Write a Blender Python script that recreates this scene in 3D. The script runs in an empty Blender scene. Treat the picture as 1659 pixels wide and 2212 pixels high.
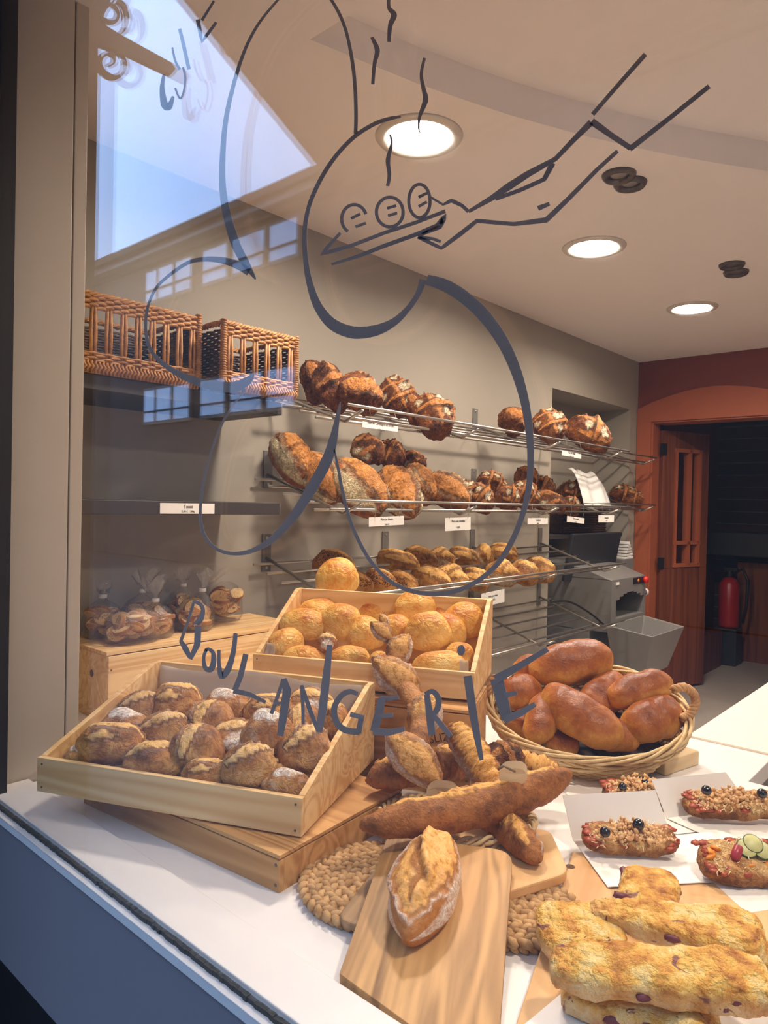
import bpy, bmesh, math, random
from mathutils import Vector, Matrix, noise, Euler
sc = bpy.context.scene
COL = sc.collection
PI = math.pi
V = Vector
# ---------------------------------------------------------------- camera
FPX, CX, CY = 1539.0, 829.5, 1106.0
YAW, PITCH, ROLL = math.radians(41.65), math.radians(-0.72), math.radians(1.2)
CAM = V((0, 0, 1.45))
F0 = V((math.cos(YAW), math.sin(YAW), 0)); R0 = V((math.sin(YAW), -math.cos(YAW), 0)); ZZ = V((0, 0, 1))
FW = F0*math.cos(PITCH) + ZZ*math.sin(PITCH); U0 = R0.cross(FW)
RT = R0*math.cos(ROLL) + U0*math.sin(ROLL); UP = U0*math.cos(ROLL) - R0*math.sin(ROLL)
cam = bpy.data.cameras.new('camera'); camo = bpy.data.objects.new('camera', cam); COL.objects.link(camo)
cam.sensor_fit = 'VERTICAL'; cam.sensor_height = 36.0; cam.lens = 36.0*FPX/2212.0; cam.clip_start = 0.02
camo.matrix_world = Matrix(((RT.x, UP.x, -FW.x, CAM.x), (RT.y, UP.y, -FW.y, CAM.y), (RT.z, UP.z, -FW.z, CAM.z), (0, 0, 0, 1)))
sc.camera = camo
def ray(px, py): return FW + RT*((px-CX)/FPX) - UP*((py-CY)/FPX)
def at(px, py, X=None, Y=None, z=None, d=None):
    """point of the place seen at a pixel, on a plane of the place (X=, Y=, z=) or at a depth d"""
    r = ray(px, py)
    t = (X-CAM.x)/r.x if X is not None else (Y-CAM.y)/r.y if Y is not None else (z-CAM.z)/r.z if z is not None else d
    return CAM + r*t
def at_plane(px, py, p0, n):
    r = ray(px, py); return CAM + r*((p0-CAM).dot(n)/r.dot(n))
def depth(p): return (p-CAM).dot(FW)
# ---------------------------------------------------------------- constants of the shop
G = 0.588            # inner face of the shop window
WY = 2.26            # bread wall
NY = 2.56            # back of the niche
OX = 5.53            # orange wall
CZ = 2.60            # ceiling
CT = 0.80            # counter top
# ---------------------------------------------------------------- materials
def lin(h):
    h = h.lstrip('#'); c = [int(h[i:i+2], 16)/255 for i in (0, 2, 4)]
    return tuple(((x/12.92) if x <= .04045 else ((x+.055)/1.055)**2.4) for x in c) + (1,)
class NT:
    def __init__(s, name):
        s.m = bpy.data.materials.new(name); s.m.use_nodes = True; s.t = s.m.node_tree; s.t.nodes.clear()
        s.out = s.n('ShaderNodeOutputMaterial')
    def n(s, t, **k):
        x = s.t.nodes.new(t)
        for a, b in k.items(): setattr(x, a, b)
        return x
    def l(s, a, b): s.t.links.new(a, b)
    def set(s, sock, v):
        if hasattr(v, 'node'): s.l(v, sock)
        else: sock.default_value = v
    def math(s, op, a, b=0.0, clamp=False):
        x = s.n('ShaderNodeMath', operation=op); x.use_clamp = clamp; s.set(x.inputs[0], a); s.set(x.inputs[1], b); return x.outputs[0]
    def mix(s, f, a, b):
        x = s.n('ShaderNodeMix', data_type='RGBA'); s.set(x.inputs[0], f); s.set(x.inputs[6], a); s.set(x.inputs[7], b); return x.outputs[2]
    def ramp(s, f, stops):
        x = s.n('ShaderNodeValToRGB'); s.set(x.inputs[0], f); e = x.color_ramp.elements
        while len(e) < len(stops): e.new(.5)
        for q, (p, c) in zip(e, stops): q.position = p; q.color = c if len(c) == 4 else (*c, 1)
        return x.outputs[0]
    def noise(s, vec, scale, detail=4, rough=.55, dist=0):
        x = s.n('ShaderNodeTexNoise'); x.inputs['Scale'].default_value = scale; x.inputs['Detail'].default_value = detail
        x.inputs['Roughness'].default_value = rough; x.inputs['Distortion'].default_value = dist
        if vec is not None: s.l(vec, x.inputs['Vector'])
        return x.outputs['Fac']
    def obj(s, rnd=True, scale=None):
        tc = s.n('ShaderNodeTexCoord'); v = tc.outputs['Object']
        if rnd:
            oi = s.n('ShaderNodeObjectInfo'); m = s.n('ShaderNodeVectorMath', operation='SCALE'); m.inputs[0].default_value = (3.1, 5.7, 7.3)
            s.l(oi.outputs['Random'], m.inputs['Scale']); a = s.n('ShaderNodeVectorMath', operation='ADD'); s.l(v, a.inputs[0]); s.l(m.outputs[0], a.inputs[1]); v = a.outputs[0]
        if scale:
            mp = s.n('ShaderNodeVectorMath', operation='MULTIPLY'); s.l(v, mp.inputs[0]); mp.inputs[1].default_value = scale; v = mp.outputs[0]
        return v
    def bsdf(s, col, rough=.6, metal=0, bump=None, bstr=.3, bdist=.01, spec=.5, **k):
        b = s.n('ShaderNodeBsdfPrincipled'); s.set(b.inputs['Base Color'], col); s.set(b.inputs['Roughness'], rough); b.inputs['Metallic'].default_value = metal
        b.inputs['Specular IOR Level'].default_value = spec
        for a, v in k.items(): s.set(b.inputs[a], v)
        if bump is not None:
            q = s.n('ShaderNodeBump'); q.inputs['Strength'].default_value = bstr; q.inputs['Distance'].default_value = bdist; s.l(bump, q.inputs['Height']); s.l(q.outputs[0], b.inputs['Normal'])
        s.l(b.outputs[0], s.out.inputs[0]); return b
def flat(name, h, rough=.6, metal=0, var=.04, spec=.5, nscale=14):
    t = NT(name); c = lin(h); v = t.obj(); f = t.noise(v, nscale, 3)
    t.bsdf(t.mix(f, tuple(x*(1-var*2) for x in c[:3])+(1,), tuple(min(1, x*(1+var*2)) for x in c[:3])+(1,)), rough, metal, t.noise(v, 90, 3), .06, .004, spec); return t.m
def wood(name, light, dark, axis=0, rough=.55, ring=16, scale=1.0):
    t = NT(name); s = [26*scale]*3; s[axis] = 1.6*scale; v = t.obj(True, tuple(s)); v2 = t.obj(True, tuple((x*.32 for x in s)))
    f = t.noise(v, 1.0, 6, .6, .6); g = t.noise(v2, 1.0, 2, .5, 1.2)
    w = t.math('SINE', t.math('MULTIPLY', g, ring*3.0)); w = t.math('ADD', t.math('MULTIPLY', w, .22), .35)
    h = t.math('ADD', t.math('MULTIPLY', f, .55), t.math('MULTIPLY', w, .6), True)
    col = t.ramp(h, [(.30, lin(light)), (.52, t_mixc(light, dark, .45)), (.74, lin(dark))])
    t.bsdf(col, rough, 0, h, .12, .003, .35); return t.m
def t_mixc(a, b, f):
    a, b = lin(a), lin(b); return tuple(a[i]*(1-f)+b[i]*f for i in range(4))
M = {}
# ---------------------------------------------------------------- mesh helpers
def box(bm, x0, x1, y0, y1, z0, z1):
    return obox(bm, V(((x0+x1)/2, (y0+y1)/2, (z0+z1)/2)), V((1, 0, 0)), V((0, 1, 0)), V((0, 0, 1)), (x1-x0)/2, (y1-y0)/2, (z1-z0)/2)
def obox(bm, c, ax, ay, az, hx, hy, hz):
    v = [bm.verts.new(c+ax*(hx*i)+ay*(hy*j)+az*(hz*k)) for k in (-1, 1) for j in (-1, 1) for i in (-1, 1)]
    for f in ((0, 2, 3, 1), (4, 5, 7, 6), (0, 1, 5, 4), (2, 6, 7, 3), (0, 4, 6, 2), (1, 3, 7, 5)): bm.faces.new([v[i] for i in f])
    return v
def tube(bm, pts, r, n=6, closed=False):
    pts = [V(p) for p in pts]; rr = r if isinstance(r, (list, tuple)) else [r]*len(pts); rings = []; N = len(pts); up = None
    for i, p in enumerate(pts):
        a = pts[(i-1) % N] if (closed or i > 0) else p; b = pts[(i+1) % N] if (closed or i < N-1) else p
        t = (b-a)
        t = t.normalized() if t.length > 1e-9 else V((0, 0, 1))
        if up is None: up = t.orthogonal().normalized()
        up = up - t*up.dot(t)
        up = up.normalized() if up.length > 1e-6 else t.orthogonal().normalized()
        w = t.cross(up)
        rings.append([bm.verts.new(p + (up*math.cos(2*PI*k/n)+w*math.sin(2*PI*k/n))*rr[i]) for k in range(n)])
    m = N if closed else N-1
    for i in range(m):
        A, B = rings[i], rings[(i+1) % N]
        off = 0
        if closed and i == N-1:
            off = min(range(n), key=lambda o: (A[0].co-B[o].co).length)
        for k in range(n): bm.faces.new((A[k], A[(k+1) % n], B[(k+1+off) % n], B[(k+off) % n]))
    if not closed:
        bm.faces.new(list(reversed(rings[0]))); bm.faces.new(rings[-1])
def lathe(bm, prof, c=(0, 0, 0), n=24, ax=None, sx=1, sy=1):
    c = V(c); rot = V((0, 0, 1)).rotation_difference(V(ax)).to_matrix() if ax is not None else Matrix.Identity(3); rings = []
    for r, z in prof:
        if r < 1e-6: rings.append([bm.verts.new(c+rot @ V((0, 0, z)))])
        else: rings.append([bm.verts.new(c+rot @ V((r*sx*math.cos(2*PI*k/n), r*sy*math.sin(2*PI*k/n), z))) for k in range(n)])
    for A, B in zip(rings, rings[1:]):
        for k in range(n):
            a = [A[k % len(A)], A[(k+1) % len(A)]] if len(A) > 1 else [A[0]]; b = [B[(k+1) % n], B[k]] if len(B) > 1 else [B[0]]
            if len(a)+len(b) > 2: bm.faces.new(a+b)
def prism(bm, poly, n, th):
    """closed polygon (3-D points in one plane) thickened by th along n"""
    n = V(n).normalized(); a = [bm.verts.new(V(p)) for p in poly]; b = [bm.verts.new(V(p)+n*th) for p in poly]; k = len(a)
    bm.faces.new(list(reversed(a))); bm.faces.new(b)
    for i in range(k): bm.faces.new((a[i], a[(i+1) % k], b[(i+1) % k], b[i]))
def lump(bm, c, r, seed=0, sub=2, sc_=(1, 1, 1), rot=None, amp=.25, fr=1.6):
    m = Matrix.Translation(V(c)) @ (rot.to_4x4() if rot is not None else Matrix.Identity(4)) @ Matrix.Diagonal((*sc_, 1))
    res = bmesh.ops.create_icosphere(bm, subdivisions=sub, radius=1.0)
    for v in res['verts']:
        k = 1+amp*noise.noise(v.co*fr+V((seed*3.7, seed*1.3, seed*7.1))); v.co = m @ (v.co*(r*k))
def newbm(): return bmesh.new()
# ---------------------------------------------------------------- scene objects
def obj(name, bm, mat=None, parent=None, smooth=False, bevel=0, autos=None):
    me = bpy.data.meshes.new(name)
    bmesh.ops.recalc_face_normals(bm, faces=bm.faces[:])
    rt = parent
    while rt is not None and rt.parent is not None: rt = rt.parent
    if rt is not None and rt.get('_w'):
        mi = rt.matrix_basis.inverted()
        for v in bm.verts: v.co = mi @ v.co
    bm.to_mesh(me); bm.free()
    if smooth: me.polygons.foreach_set('use_smooth', [True]*len(me.polygons))
    o = bpy.data.objects.new(name, me); COL.objects.link(o)
    if mat is not None: me.materials.append(M[mat] if isinstance(mat, str) else mat)
    if parent is not None: o.parent = parent
    if bevel:
        b = o.modifiers.new('bevel', 'BEVEL'); b.width = bevel; b.segments = 2; b.limit_method = 'ANGLE'; b.angle_limit = math.radians(50)
    return o
def tag(o, label=None, cat=None, group=None, kind=None):
    if label: o['label'] = label
    if cat: o['category'] = cat
    if group: o['group'] = group
    if kind: o['kind'] = kind
    return o
def thing(name, label, cat, loc=(0, 0, 0), group=None, mat=None):
    """an Empty at the thing's base; its parts are modelled in place and re-expressed relative to it"""
    o = bpy.data.objects.new(name, None); COL.objects.link(o); o.empty_display_size = .02
    o.matrix_basis = mat if mat is not None else Matrix.Translation(V(loc)); o['_w'] = 1
    return tag(o, label, cat, group)
def struct(name, bm, mat, parent=None, label=None, cat=None, smooth=False, bevel=0):
    o = obj(name, bm, mat, parent, smooth, bevel)
    if parent is None: o['kind'] = 'structure'; tag(o, label, cat)
    return o
def text_mesh(name, body, size, mat, M4, parent=None, ext=.0002, align='CENTER', space=1.0):
    c = bpy.data.curves.new(name, 'FONT'); c.body = body; c.size = size; c.extrude = ext; c.align_x = align; c.align_y = 'CENTER'; c.space_character = space; c.resolution_u = 3
    t = bpy.data.objects.new(name, c); COL.objects.link(t); bpy.context.view_layer.update()
    me = bpy.data.meshes.new_from_object(t.evaluated_get(bpy.context.evaluated_depsgraph_get())); bpy.data.objects.remove(t)
    me.transform(M4)
    if parent is not None and parent.get('_w'): me.transform(parent.matrix_basis.inverted())
    o = bpy.data.objects.new(name, me); COL.objects.link(o); me.materials.clear(); me.materials.append(M[mat])
    if parent is not None: o.parent = parent
    return o
def frame(x, y, z, o):
    return Matrix(((x.x, y.x, z.x, o.x), (x.y, y.y, z.y, o.y), (x.z, y.z, z.z, o.z), (0, 0, 0, 1)))
# ================================================================ materials
M['wall'] = flat('wall_paint_greige', '#998f80', .75, 0, .02)
M['ceiling'] = flat('ceiling_paint', '#f3ebe5', .8, 0, .015)
M['jamb'] = flat('jamb_paint', '#cbbcaa', .5, 0, .02)
M['orange'] = flat('orange_paint', '#a35430', .65, 0, .05)
M['rust'] = flat('rust_red_paint', '#7c3824', .65, 0, .05)
M['white_top'] = flat('white_counter_laminate', '#ebe5df', .35, 0, .01)
M['cream_board'] = flat('cream_board', '#efe2d0', .5, 0, .01)
M['fascia'] = flat('fascia_blue_grey', '#837a7c', .5, 0, .02)
M['strip'] = flat('pale_frame_strip', '#d8d0c8', .4, 0, .02)
M['gasket'] = flat('dark_gasket', '#35332f', .7, 0, .2, nscale=60)
M['black'] = flat('black_frame', '#151315', .5)
M['steel'] = flat('brushed_steel', '#b9b2a8', .32, .9, .04)
M['plate_grey'] = flat('grey_mounting_plate', '#6f6a63', .5, .4)
M['shelf'] = flat('dark_brown_shelf', '#3a312c', .5)
M['paper'] = flat('white_card', '#f1ebe2', .6, 0, .01)
M['pastry_card'] = flat('cream_pastry_card', '#f4ece0', .45, 0, .01)
M['ink'] = flat('black_ink', '#1c1a1a', .7)
M['stamp'] = flat('brown_stamp_ink', '#5a3b22', .8)
M['vinyl'] = flat('grey_blue_vinyl', '#a88d7e', .55, 0, .03)
M['vinyl_pale'] = flat('pale_vinyl_backing', '#cfc9c4', .6, 0, .02)
M['pine'] = wood('pale_pine', '#f2d09a', '#d2a05c', 0)
M['pine_y'] = wood('pale_pine_side', '#efca92', '#cd9856', 0)
M['pine_dark'] = wood('aged_pine', '#d6a468', '#a06c38', 0)
M['board'] = wood('mango_wood_board', '#dba768', '#8a6238', 0, .5, 10, 1.5)
M['board_grey'] = wood('weathered_board', '#b08d66', '#7f6346', 0, .6, 8)
M['board_pale'] = wood('pale_tray_wood', '#e5b87f', '#c8935a', 0, .55, 7)
M['handle_wood'] = wood('bare_handle_wood', '#ecd3a8', '#cfae7e', 0, .6, 7)
M['nail'] = flat('nail_steel', '#77736c', .4, .8)
M['slate'] = flat('slicer_grey', '#7d7a76', .45, .1)
M['slate_dark'] = flat('slicer_dark_panel', '#2c2c2f', .4)
M['tray_grey'] = flat('grey_tray_plastic', '#85817c', .35)
M['red'] = flat('red_knob', '#d6241d', .35)
M['ext_red'] = flat('extinguisher_red', '#a31a1c', .35)
M['violet'] = flat('violet_roller', '#8a7aa6', .5)
M['cable'] = flat('black_cable', '#121212', .5)
M['cloth'] = flat('white_cloth', '#e9e4de', .85, 0, .02)
M['stripe'] = flat('grey_stripe', '#8d8a86', .85)
M['door'] = wood('orange_brown_door', '#7f452a', '#582b1b', 2, .5, 6)
M['dark_floor'] = flat('grey_floor_tile', '#a89d92', .5, 0, .05)
M['street'] = flat('street_paving', '#262525', .8)
M['trim_ring'] = flat('downlight_ring', '#d9d2c8', .35, .2)
M['spot_dark'] = flat('spot_bronze', '#5b5047', .4, .5)
M['cord'] = flat('leather_cord', '#8c7a63', .8)
M['awn'] = flat('awning_underside', '#a08c7c', .8)
M['facade'] = flat('facade_render', '#382e27', .85)
M['facade_trim'] = flat('facade_cornice', '#6b5f54', .8)
M['outer_wall'] = flat('outer_pilaster', '#4a3f38', .8)
M['sign_metal'] = flat('sign_brown_metal', '#5a4a40', .6)
M['olive'] = flat('black_olive', '#17171c', .18, 0, .1, .8)
M['sauce'] = flat('tomato_sauce', '#a84a26', .4, 0, .25, nscale=90)
M['tuna'] = flat('tuna_crumb', '#dcae78', .6, 0, .2, nscale=160)
M['strand'] = flat('grated_cheese', '#f0d9a6', .5, 0, .05)
M['sausage'] = flat('sausage_red', '#a2313a', .35, 0, .1)
M['cuc'] = flat('cucumber_skin', '#3f5226', .45, 0, .2, nscale=60)
M['cuc_in'] = flat('cucumber_flesh', '#c9c684', .45, 0, .15, nscale=80)
M['carrot'] = flat('orange_vegetable', '#e88a24', .45, 0, .15, nscale=60)
M['onion'] = flat('red_onion', '#6e3038', .5, 0, .2, nscale=60)
M['clip'] = flat('white_clip_band', '#dcd8d2', .5)
t = NT('lamp_diffuser'); e = t.n('ShaderNodeEmission'); e.inputs[0].default_value = (1, .90, .79, 1); e.inputs[1].default_value = 55; t.l(e.outputs[0], t.out.inputs[0]); M['glow'] = t.m
def wicker(name, a, b, rough=.55):
    t = NT(name); v = t.obj(False); f = t.noise(v, 45, 4); g = t.noise(v, 400, 2)
    t.bsdf(t.ramp(t.math('ADD', t.math('MULTIPLY', f, .8), t.math('MULTIPLY', g, .25)), [(.3, lin(b)), (.75, lin(a))]), rough, 0, g, .15, .002, .4); return t.m
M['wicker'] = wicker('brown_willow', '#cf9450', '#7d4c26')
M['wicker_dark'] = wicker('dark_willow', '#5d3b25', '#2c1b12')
M['willow'] = wicker('peeled_willow', '#eed3a0', '#c39a5f')
M['rope'] = wicker('willow_handle', '#d9ab75', '#a87444')
M['grass'] = wicker('seagrass', '#dcb27a', '#966b3e', .7)
# brick of the dark back room
t = NT('back_room_brick'); tc = t.n('ShaderNodeTexCoord'); b = t.n('ShaderNodeTexBrick'); mp = t.n('ShaderNodeMapping'); mp.inputs['Rotation'].default_value = (PI/2, 0, PI/2)
t.l(tc.outputs['Object'], mp.inputs[0]); t.l(mp.outputs[0], b.inputs['Vector']); b.inputs['Scale'].default_value = 4; b.inputs['Color1'].default_value = lin('#5b3a2c'); b.inputs['Color2'].default_value = lin('#47302a'); b.inputs['Mortar'].default_value = lin('#8a7f78')
t.bsdf(b.outputs[0], .8); M['brick'] = t.m
# window glass: thin clear panes, Fresnel by angle
t = NT('window_glass'); lw = t.n('ShaderNodeLayerWeight'); lw.inputs[0].default_value = .5
fr = t.math('ADD', t.math('MULTIPLY', t.math('POWER', lw.outputs['Facing'], 5.0), .95), .05)
tr = t.n('ShaderNodeBsdfTransparent'); tr.inputs[0].default_value = (.985, .985, .98, 1); gl = t.n('ShaderNodeBsdfGlossy'); gl.inputs['Roughness'].default_value = 0.0
mx = t.n('ShaderNodeMixShader'); t.l(fr, mx.inputs[0]); t.l(tr.outputs[0], mx.inputs[1]); t.l(gl.outputs[0], mx.inputs[2]); t.l(mx.outputs[0], t.out.inputs[0]); M['glass'] = t.m
t = NT('dark_reflective_pane'); t.bsdf(lin('#20242c'), .02, .0, spec=1.0); t.m.node_tree.nodes['Principled BSDF'].inputs['Metallic'].default_value = .22
t.m.node_tree.nodes['Principled BSDF'].inputs['Base Color'].default_value = (.55, .55, .58, 1); M['pane'] = t.m
# cellophane
t = NT('cellophane_film'); v = t.obj(); lw = t.n('ShaderNodeLayerWeight'); lw.inputs[0].default_value = .5
bp = t.n('ShaderNodeBump'); bp.inputs['Strength'].default_value = .9; bp.inputs['Distance'].default_value = .006; t.l(t.noise(v, 60, 3, .6, 1.5), bp.inputs['Height'])
t.l(bp.outputs[0], lw.inputs['Normal'])
fr = t.math('ADD', t.math('MULTIPLY', t.math('POWER', lw.outputs['Facing'], 3.0), .7), .09, True)
tr = t.n('ShaderNodeBsdfTransparent'); gl = t.n('ShaderNodeBsdfGlossy'); gl.inputs['Roughness'].default_value = .16; t.l(bp.outputs[0], gl.inputs['Normal'])
mx = t.n('ShaderNodeMixShader'); t.l(fr, mx.inputs[0]); t.l(tr.outputs[0], mx.inputs[1]); t.l(gl.outputs[0], mx.inputs[2]); t.l(mx.outputs[0], t.out.inputs[0]); M['film'] = t.m
# translucent baking paper
t = NT('baking_paper'); d = t.n('ShaderNodeBsdfDiffuse'); d.inputs[0].default_value = lin('#e6d6c2'); tr = t.n('ShaderNodeBsdfTransparent'); mx = t.n('ShaderNodeMixShader'); mx.inputs[0].default_value = .6
t.l(tr.outputs[0], mx.inputs[1]); t.l(d.outputs[0], mx.inputs[2]); t.l(mx.outputs[0], t.out.inputs[0]); M['baking'] = t.m
# bread: vertex colour R = opened score, G = flour, B = height on the loaf
def bread(name, low, mid, dark, score, flour='#eadfce', rough=.6, top=.5, fl=1.0, bump=.5, crack=0.0, seeds=False, nz=.9, fs=(.38, .58), spec=.35, wr=.5, rim=.6):
    t = NT(name); v = t.obj(); a = t.n('ShaderNodeAttribute'); a.attribute_name = 'Col'; s = t.n('ShaderNodeSeparateColor'); t.l(a.outputs['Color'], s.inputs[0])
    sp = lambda x, lo, hi: t.ramp(x, [(lo, (0, 0, 0, 1)), (hi, (1, 1, 1, 1))])
    f = t.noise(v, 19, 5, .6); g = t.noise(v, 75, 4, .65); h = t.noise(v, 280, 2); q = t.noise(v, 52, 3, .6, 1.3)
    fc, gc = sp(f, .34, .66), sp(g, .32, .68)
    line = t.math('POWER', t.math('SUBTRACT', 1.0, t.math('ABSOLUTE', t.math('MULTIPLY', t.math('SUBTRACT', q, .5), 5.0)), True), 3.0, True)
    k = t.math('ADD', t.math('ADD', t.math('MULTIPLY', t.math('SUBTRACT', s.outputs[2], .55), top), t.math('MULTIPLY', t.math('SUBTRACT', fc, .5), nz*.55)), t.math('ADD', t.math('MULTIPLY', t.math('SUBTRACT', gc, .5), nz*.3), .45))
    c = t.ramp(k, [(.12, lin(low)), (.45, lin(mid)), (.85, lin(dark))])
    c = t.mix(t.math('MULTIPLY', line, wr*.55), c, lin(dark))
    sg = t.ramp(g, [(.34, t_mixc(score, dark, .55)), (.48, lin(score)), (.72, t_mixc(score, '#ffffff', .12))])
    c = t.mix(s.outputs[0], c, sg)
    c = t.mix(t.math('MULTIPLY', t.math('MULTIPLY', s.outputs[0], t.math('SUBTRACT', 1.0, s.outputs[0])), 4.0*rim, True), c, lin(dark))
    ff = sp(t.math('ADD', t.math('MULTIPLY', g, .6), t.math('MULTIPLY', h, .4)), fs[0], fs[1])
    fm = t.math('MULTIPLY', t.math('MULTIPLY', s.outputs[1], fl, True), t.math('ADD', t.math('MULTIPLY', ff, .75), t.math('MULTIPLY', s.outputs[1], .35)), True)
    fm = t.math('MULTIPLY', fm, t.math('SUBTRACT', 1.0, t.math('MULTIPLY', line, .6)))
    c = t.mix(fm, c, lin(flour))
    hb = t.math('ADD', t.math('MULTIPLY', f, .9), t.math('ADD', t.math('MULTIPLY', g, .5), t.math('ADD', t.math('MULTIPLY', h, .1), t.math('MULTIPLY', line, -.28*wr))))
    if crack:
        vo = t.n('ShaderNodeTexVoronoi', feature='DISTANCE_TO_EDGE'); vo.inputs['Scale'].default_value = 46; wv = t.n('ShaderNodeVectorMath', operation='ADD'); t.l(v, wv.inputs[0])
        nv = t.n('ShaderNodeTexNoise'); nv.inputs['Scale'].default_value = 45; nv.inputs['Detail'].default_value = 4; t.l(v, nv.inputs['Vector']); sv = t.n('ShaderNodeVectorMath', operation='SCALE'); sv.inputs['Scale'].default_value = .05; t.l(nv.outputs['Color'], sv.inputs[0]); t.l(sv.outputs[0], wv.inputs[1]); t.l(wv.outputs[0], vo.inputs['Vector'])
        hb = t.math('ADD', hb, t.math('MULTIPLY', t.math('MINIMUM', vo.outputs['Distance'], .2), crack))
    if seeds:
        vo = t.n('ShaderNodeTexVoronoi'); vo.inputs['Scale'].default_value = 210; t.l(v, vo.inputs['Vector'])
        sm = t.math('MULTIPLY', t.math('LESS_THAN', vo.outputs['Distance'], .42), t.math('MULTIPLY', t.math('GREATER_THAN', s.outputs[2], .38), t.math('GREATER_THAN', f, .40)))
        sm = t.math('MULTIPLY', sm, t.math('SUBTRACT', 1.0, t.math('MULTIPLY', s.outputs[0], .9)))
        c = t.mix(sm, c, lin('#2b221c'))
    t.bsdf(c, rough, 0, hb, bump, .012, spec); return t.m
M['roll'] = bread('rustic_roll_crust', '#d6a25a', '#b3773a', '#6b3815', '#efbd72', '#f3eadc', .68, .25, 1.0, .6, nz=1.05, wr=.6, fs=(.34, .56), rim=.8)
M['bun'] = bread('golden_bun_crust', '#f7cf7c', '#ecb152', '#c4702a', '#f2c56b', rough=.36, top=.55, fl=0, bump=.5, crack=1.1, nz=1.05, wr=.3)
M['country'] = bread('dark_country_crust', '#a5622a', '#85481f', '#34190b', '#cc813a', '#eddbb5', .7, .3, 1.0, 1.0, fs=(.3, .5), nz=1.3, wr=1.0)
M['levain'] = bread('levain_crust', '#b0682c', '#965624', '#3f1f0c', '#cf8638', '#e3d0a4', .62, .3, 1.0, 1.0, fs=(.25, .45), nz=1.3, wr=.8)
M['tin'] = bread('small_loaf_crust', '#d29845', '#ae6c2a', '#673713', '#e3ab58', '#e2d0ae', .62, .35, .9, .8, nz=1.25, wr=.6)
M['seeded'] = bread('seeded_crust', '#d89d52', '#bd7c36', '#87501f', '#e3a551', rough=.65, top=.3, fl=.2, bump=.6, seeds=True)
M['milk'] = bread('milk_bread_crust', '#dfa552', '#b36a30', '#7f411d', '#e0a04c', rough=.38, top=.8, fl=0, bump=.3, nz=.5, spec=.4, wr=.35)
M['baguette'] = bread('baguette_crust', '#bf7d41', '#a4662f', '#633819', '#eeac50', '#d8ccbe', .62, .1, .8, .6, nz=1.0, wr=.35, rim=.4)
M['epi'] = bread('ear_bread_crust', '#c98b4c', '#b07236', '#6f3f1c', '#e8ab5a', '#e8dfd2', .65, .2, 1.0, .6, nz=1.0, wr=.4, rim=.4)
M['hero'] = bread('crusty_loaf_crust', '#cf8d49', '#b87434', '#7c431c', '#f4b35c', '#efe3d1', .48, .2, 1.0, .4, nz=.8, wr=.25, rim=.45)
t = NT('toast_slice'); v = t.obj(); a = t.n('ShaderNodeAttribute'); a.attribute_name = 'Col'; s = t.n('ShaderNodeSeparateColor'); t.l(a.outputs['Color'], s.inputs[0])
vo = t.n('ShaderNodeTexVoronoi'); vo.inputs['Scale'].default_value = 150; t.l(v, vo.inputs['Vector']); n1 = t.noise(v, 60, 3)
hole = t.math('MULTIPLY', t.math('LESS_THAN', vo.outputs['Distance'], .33), t.math('GREATER_THAN', n1, .48)); c = t.mix(t.math('MULTIPLY', hole, .8), lin('#e5bf82'), lin('#7d5229')); c = t.mix(s.outputs[0], c, lin('#a0662f'))
t.bsdf(c, .8, 0, t.math('SUBTRACT', n1, hole), .5, .004); M['toast'] = t.m
# cheese crust pastry
t = NT('cheese_crust'); v = t.obj(); a = t.n('ShaderNodeAttribute'); a.attribute_name = 'Col'; s = t.n('ShaderNodeSeparateColor'); t.l(a.outputs['Color'], s.inputs[0])
f = t.noise(v, 28, 5, .6); g = t.noise(v, 110, 4); h2 = t.noise(v, 46, 3, .5, .8)
c = t.ramp(f, [(.36, lin('#f6d890')), (.49, lin('#eeba54')), (.57, lin('#dc9a3c')), (.69, lin('#a9611f'))]); c = t.mix(t.math('SUBTRACT', 1.0, t.math('MULTIPLY', s.outputs[2], 1.7, True)), c, t.ramp(f, [(.35, lin('#f0d5a0')), (.65, lin('#d69a4e'))]))
c = t.mix(t.ramp(h2, [(.68, (0, 0, 0, 1)), (.72, (1, 1, 1, 1))]), c, lin('#8f5a4a'))
t.bsdf(c, t.ramp(g, [(.3, (.3, .3, .3, 1)), (.7, (.6, .6, .6, 1))]), 0, t.math('ADD', f, t.math('MULTIPLY', g, .7)), 1.0, .014, .45); M['cheese'] = t.m
M['slice'] = bread('pizza_slice_base', '#dcb274', '#b98048', '#7c4a22', '#d9a45c', rough=.75, top=-.5, fl=0, bump=.9, nz=1.2, wr=.6)
M['ear'] = flat('torn_crumb_ear', '#e7b877', .6, 0, .2, nscale=120)
# ================================================================ the room
bm = newbm(); box(bm, G+.3, 9.0, -3.2, 2.6, -.1, 0); struct('floor', bm, 'dark_floor')
# ceiling, with the curved recess in front of the downlights
rec = [at(*p, z=CZ) for p in ((670, 85), (780, 131), (900, 180), (1000, 215), (1100, 248), (1250, 290), (1350, 314), (1450, 335), (1560, 354), (1659, 370))]
rec.append(V((3.4, .10, CZ))); rec.append(V((3.7, -.6, CZ))); rec.append(V((3.7, -3.1, CZ))); rec.append(V((1.19, -3.1, CZ)))
bm = newbm()
outer = [V((.60, 2.6, CZ)), V((9, 2.6, CZ)), V((9, -3.2, CZ)), V((.60, -3.2, CZ))]
ov = [bm.verts.new(p) for p in outer]; iv = [bm.verts.new(p) for p in rec]
oe = [bm.edges.new((ov[i], ov[(i+1) % 4])) for i in range(4)]; ie = [bm.edges.new((iv[i], iv[(i+1) % len(iv)])) for i in range(len(iv))]
bmesh.ops.triangle_fill(bm, edges=oe+ie, use_beauty=True)
tv = [bm.verts.new(p+V((0, 0, .10))) for p in rec]
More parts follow.
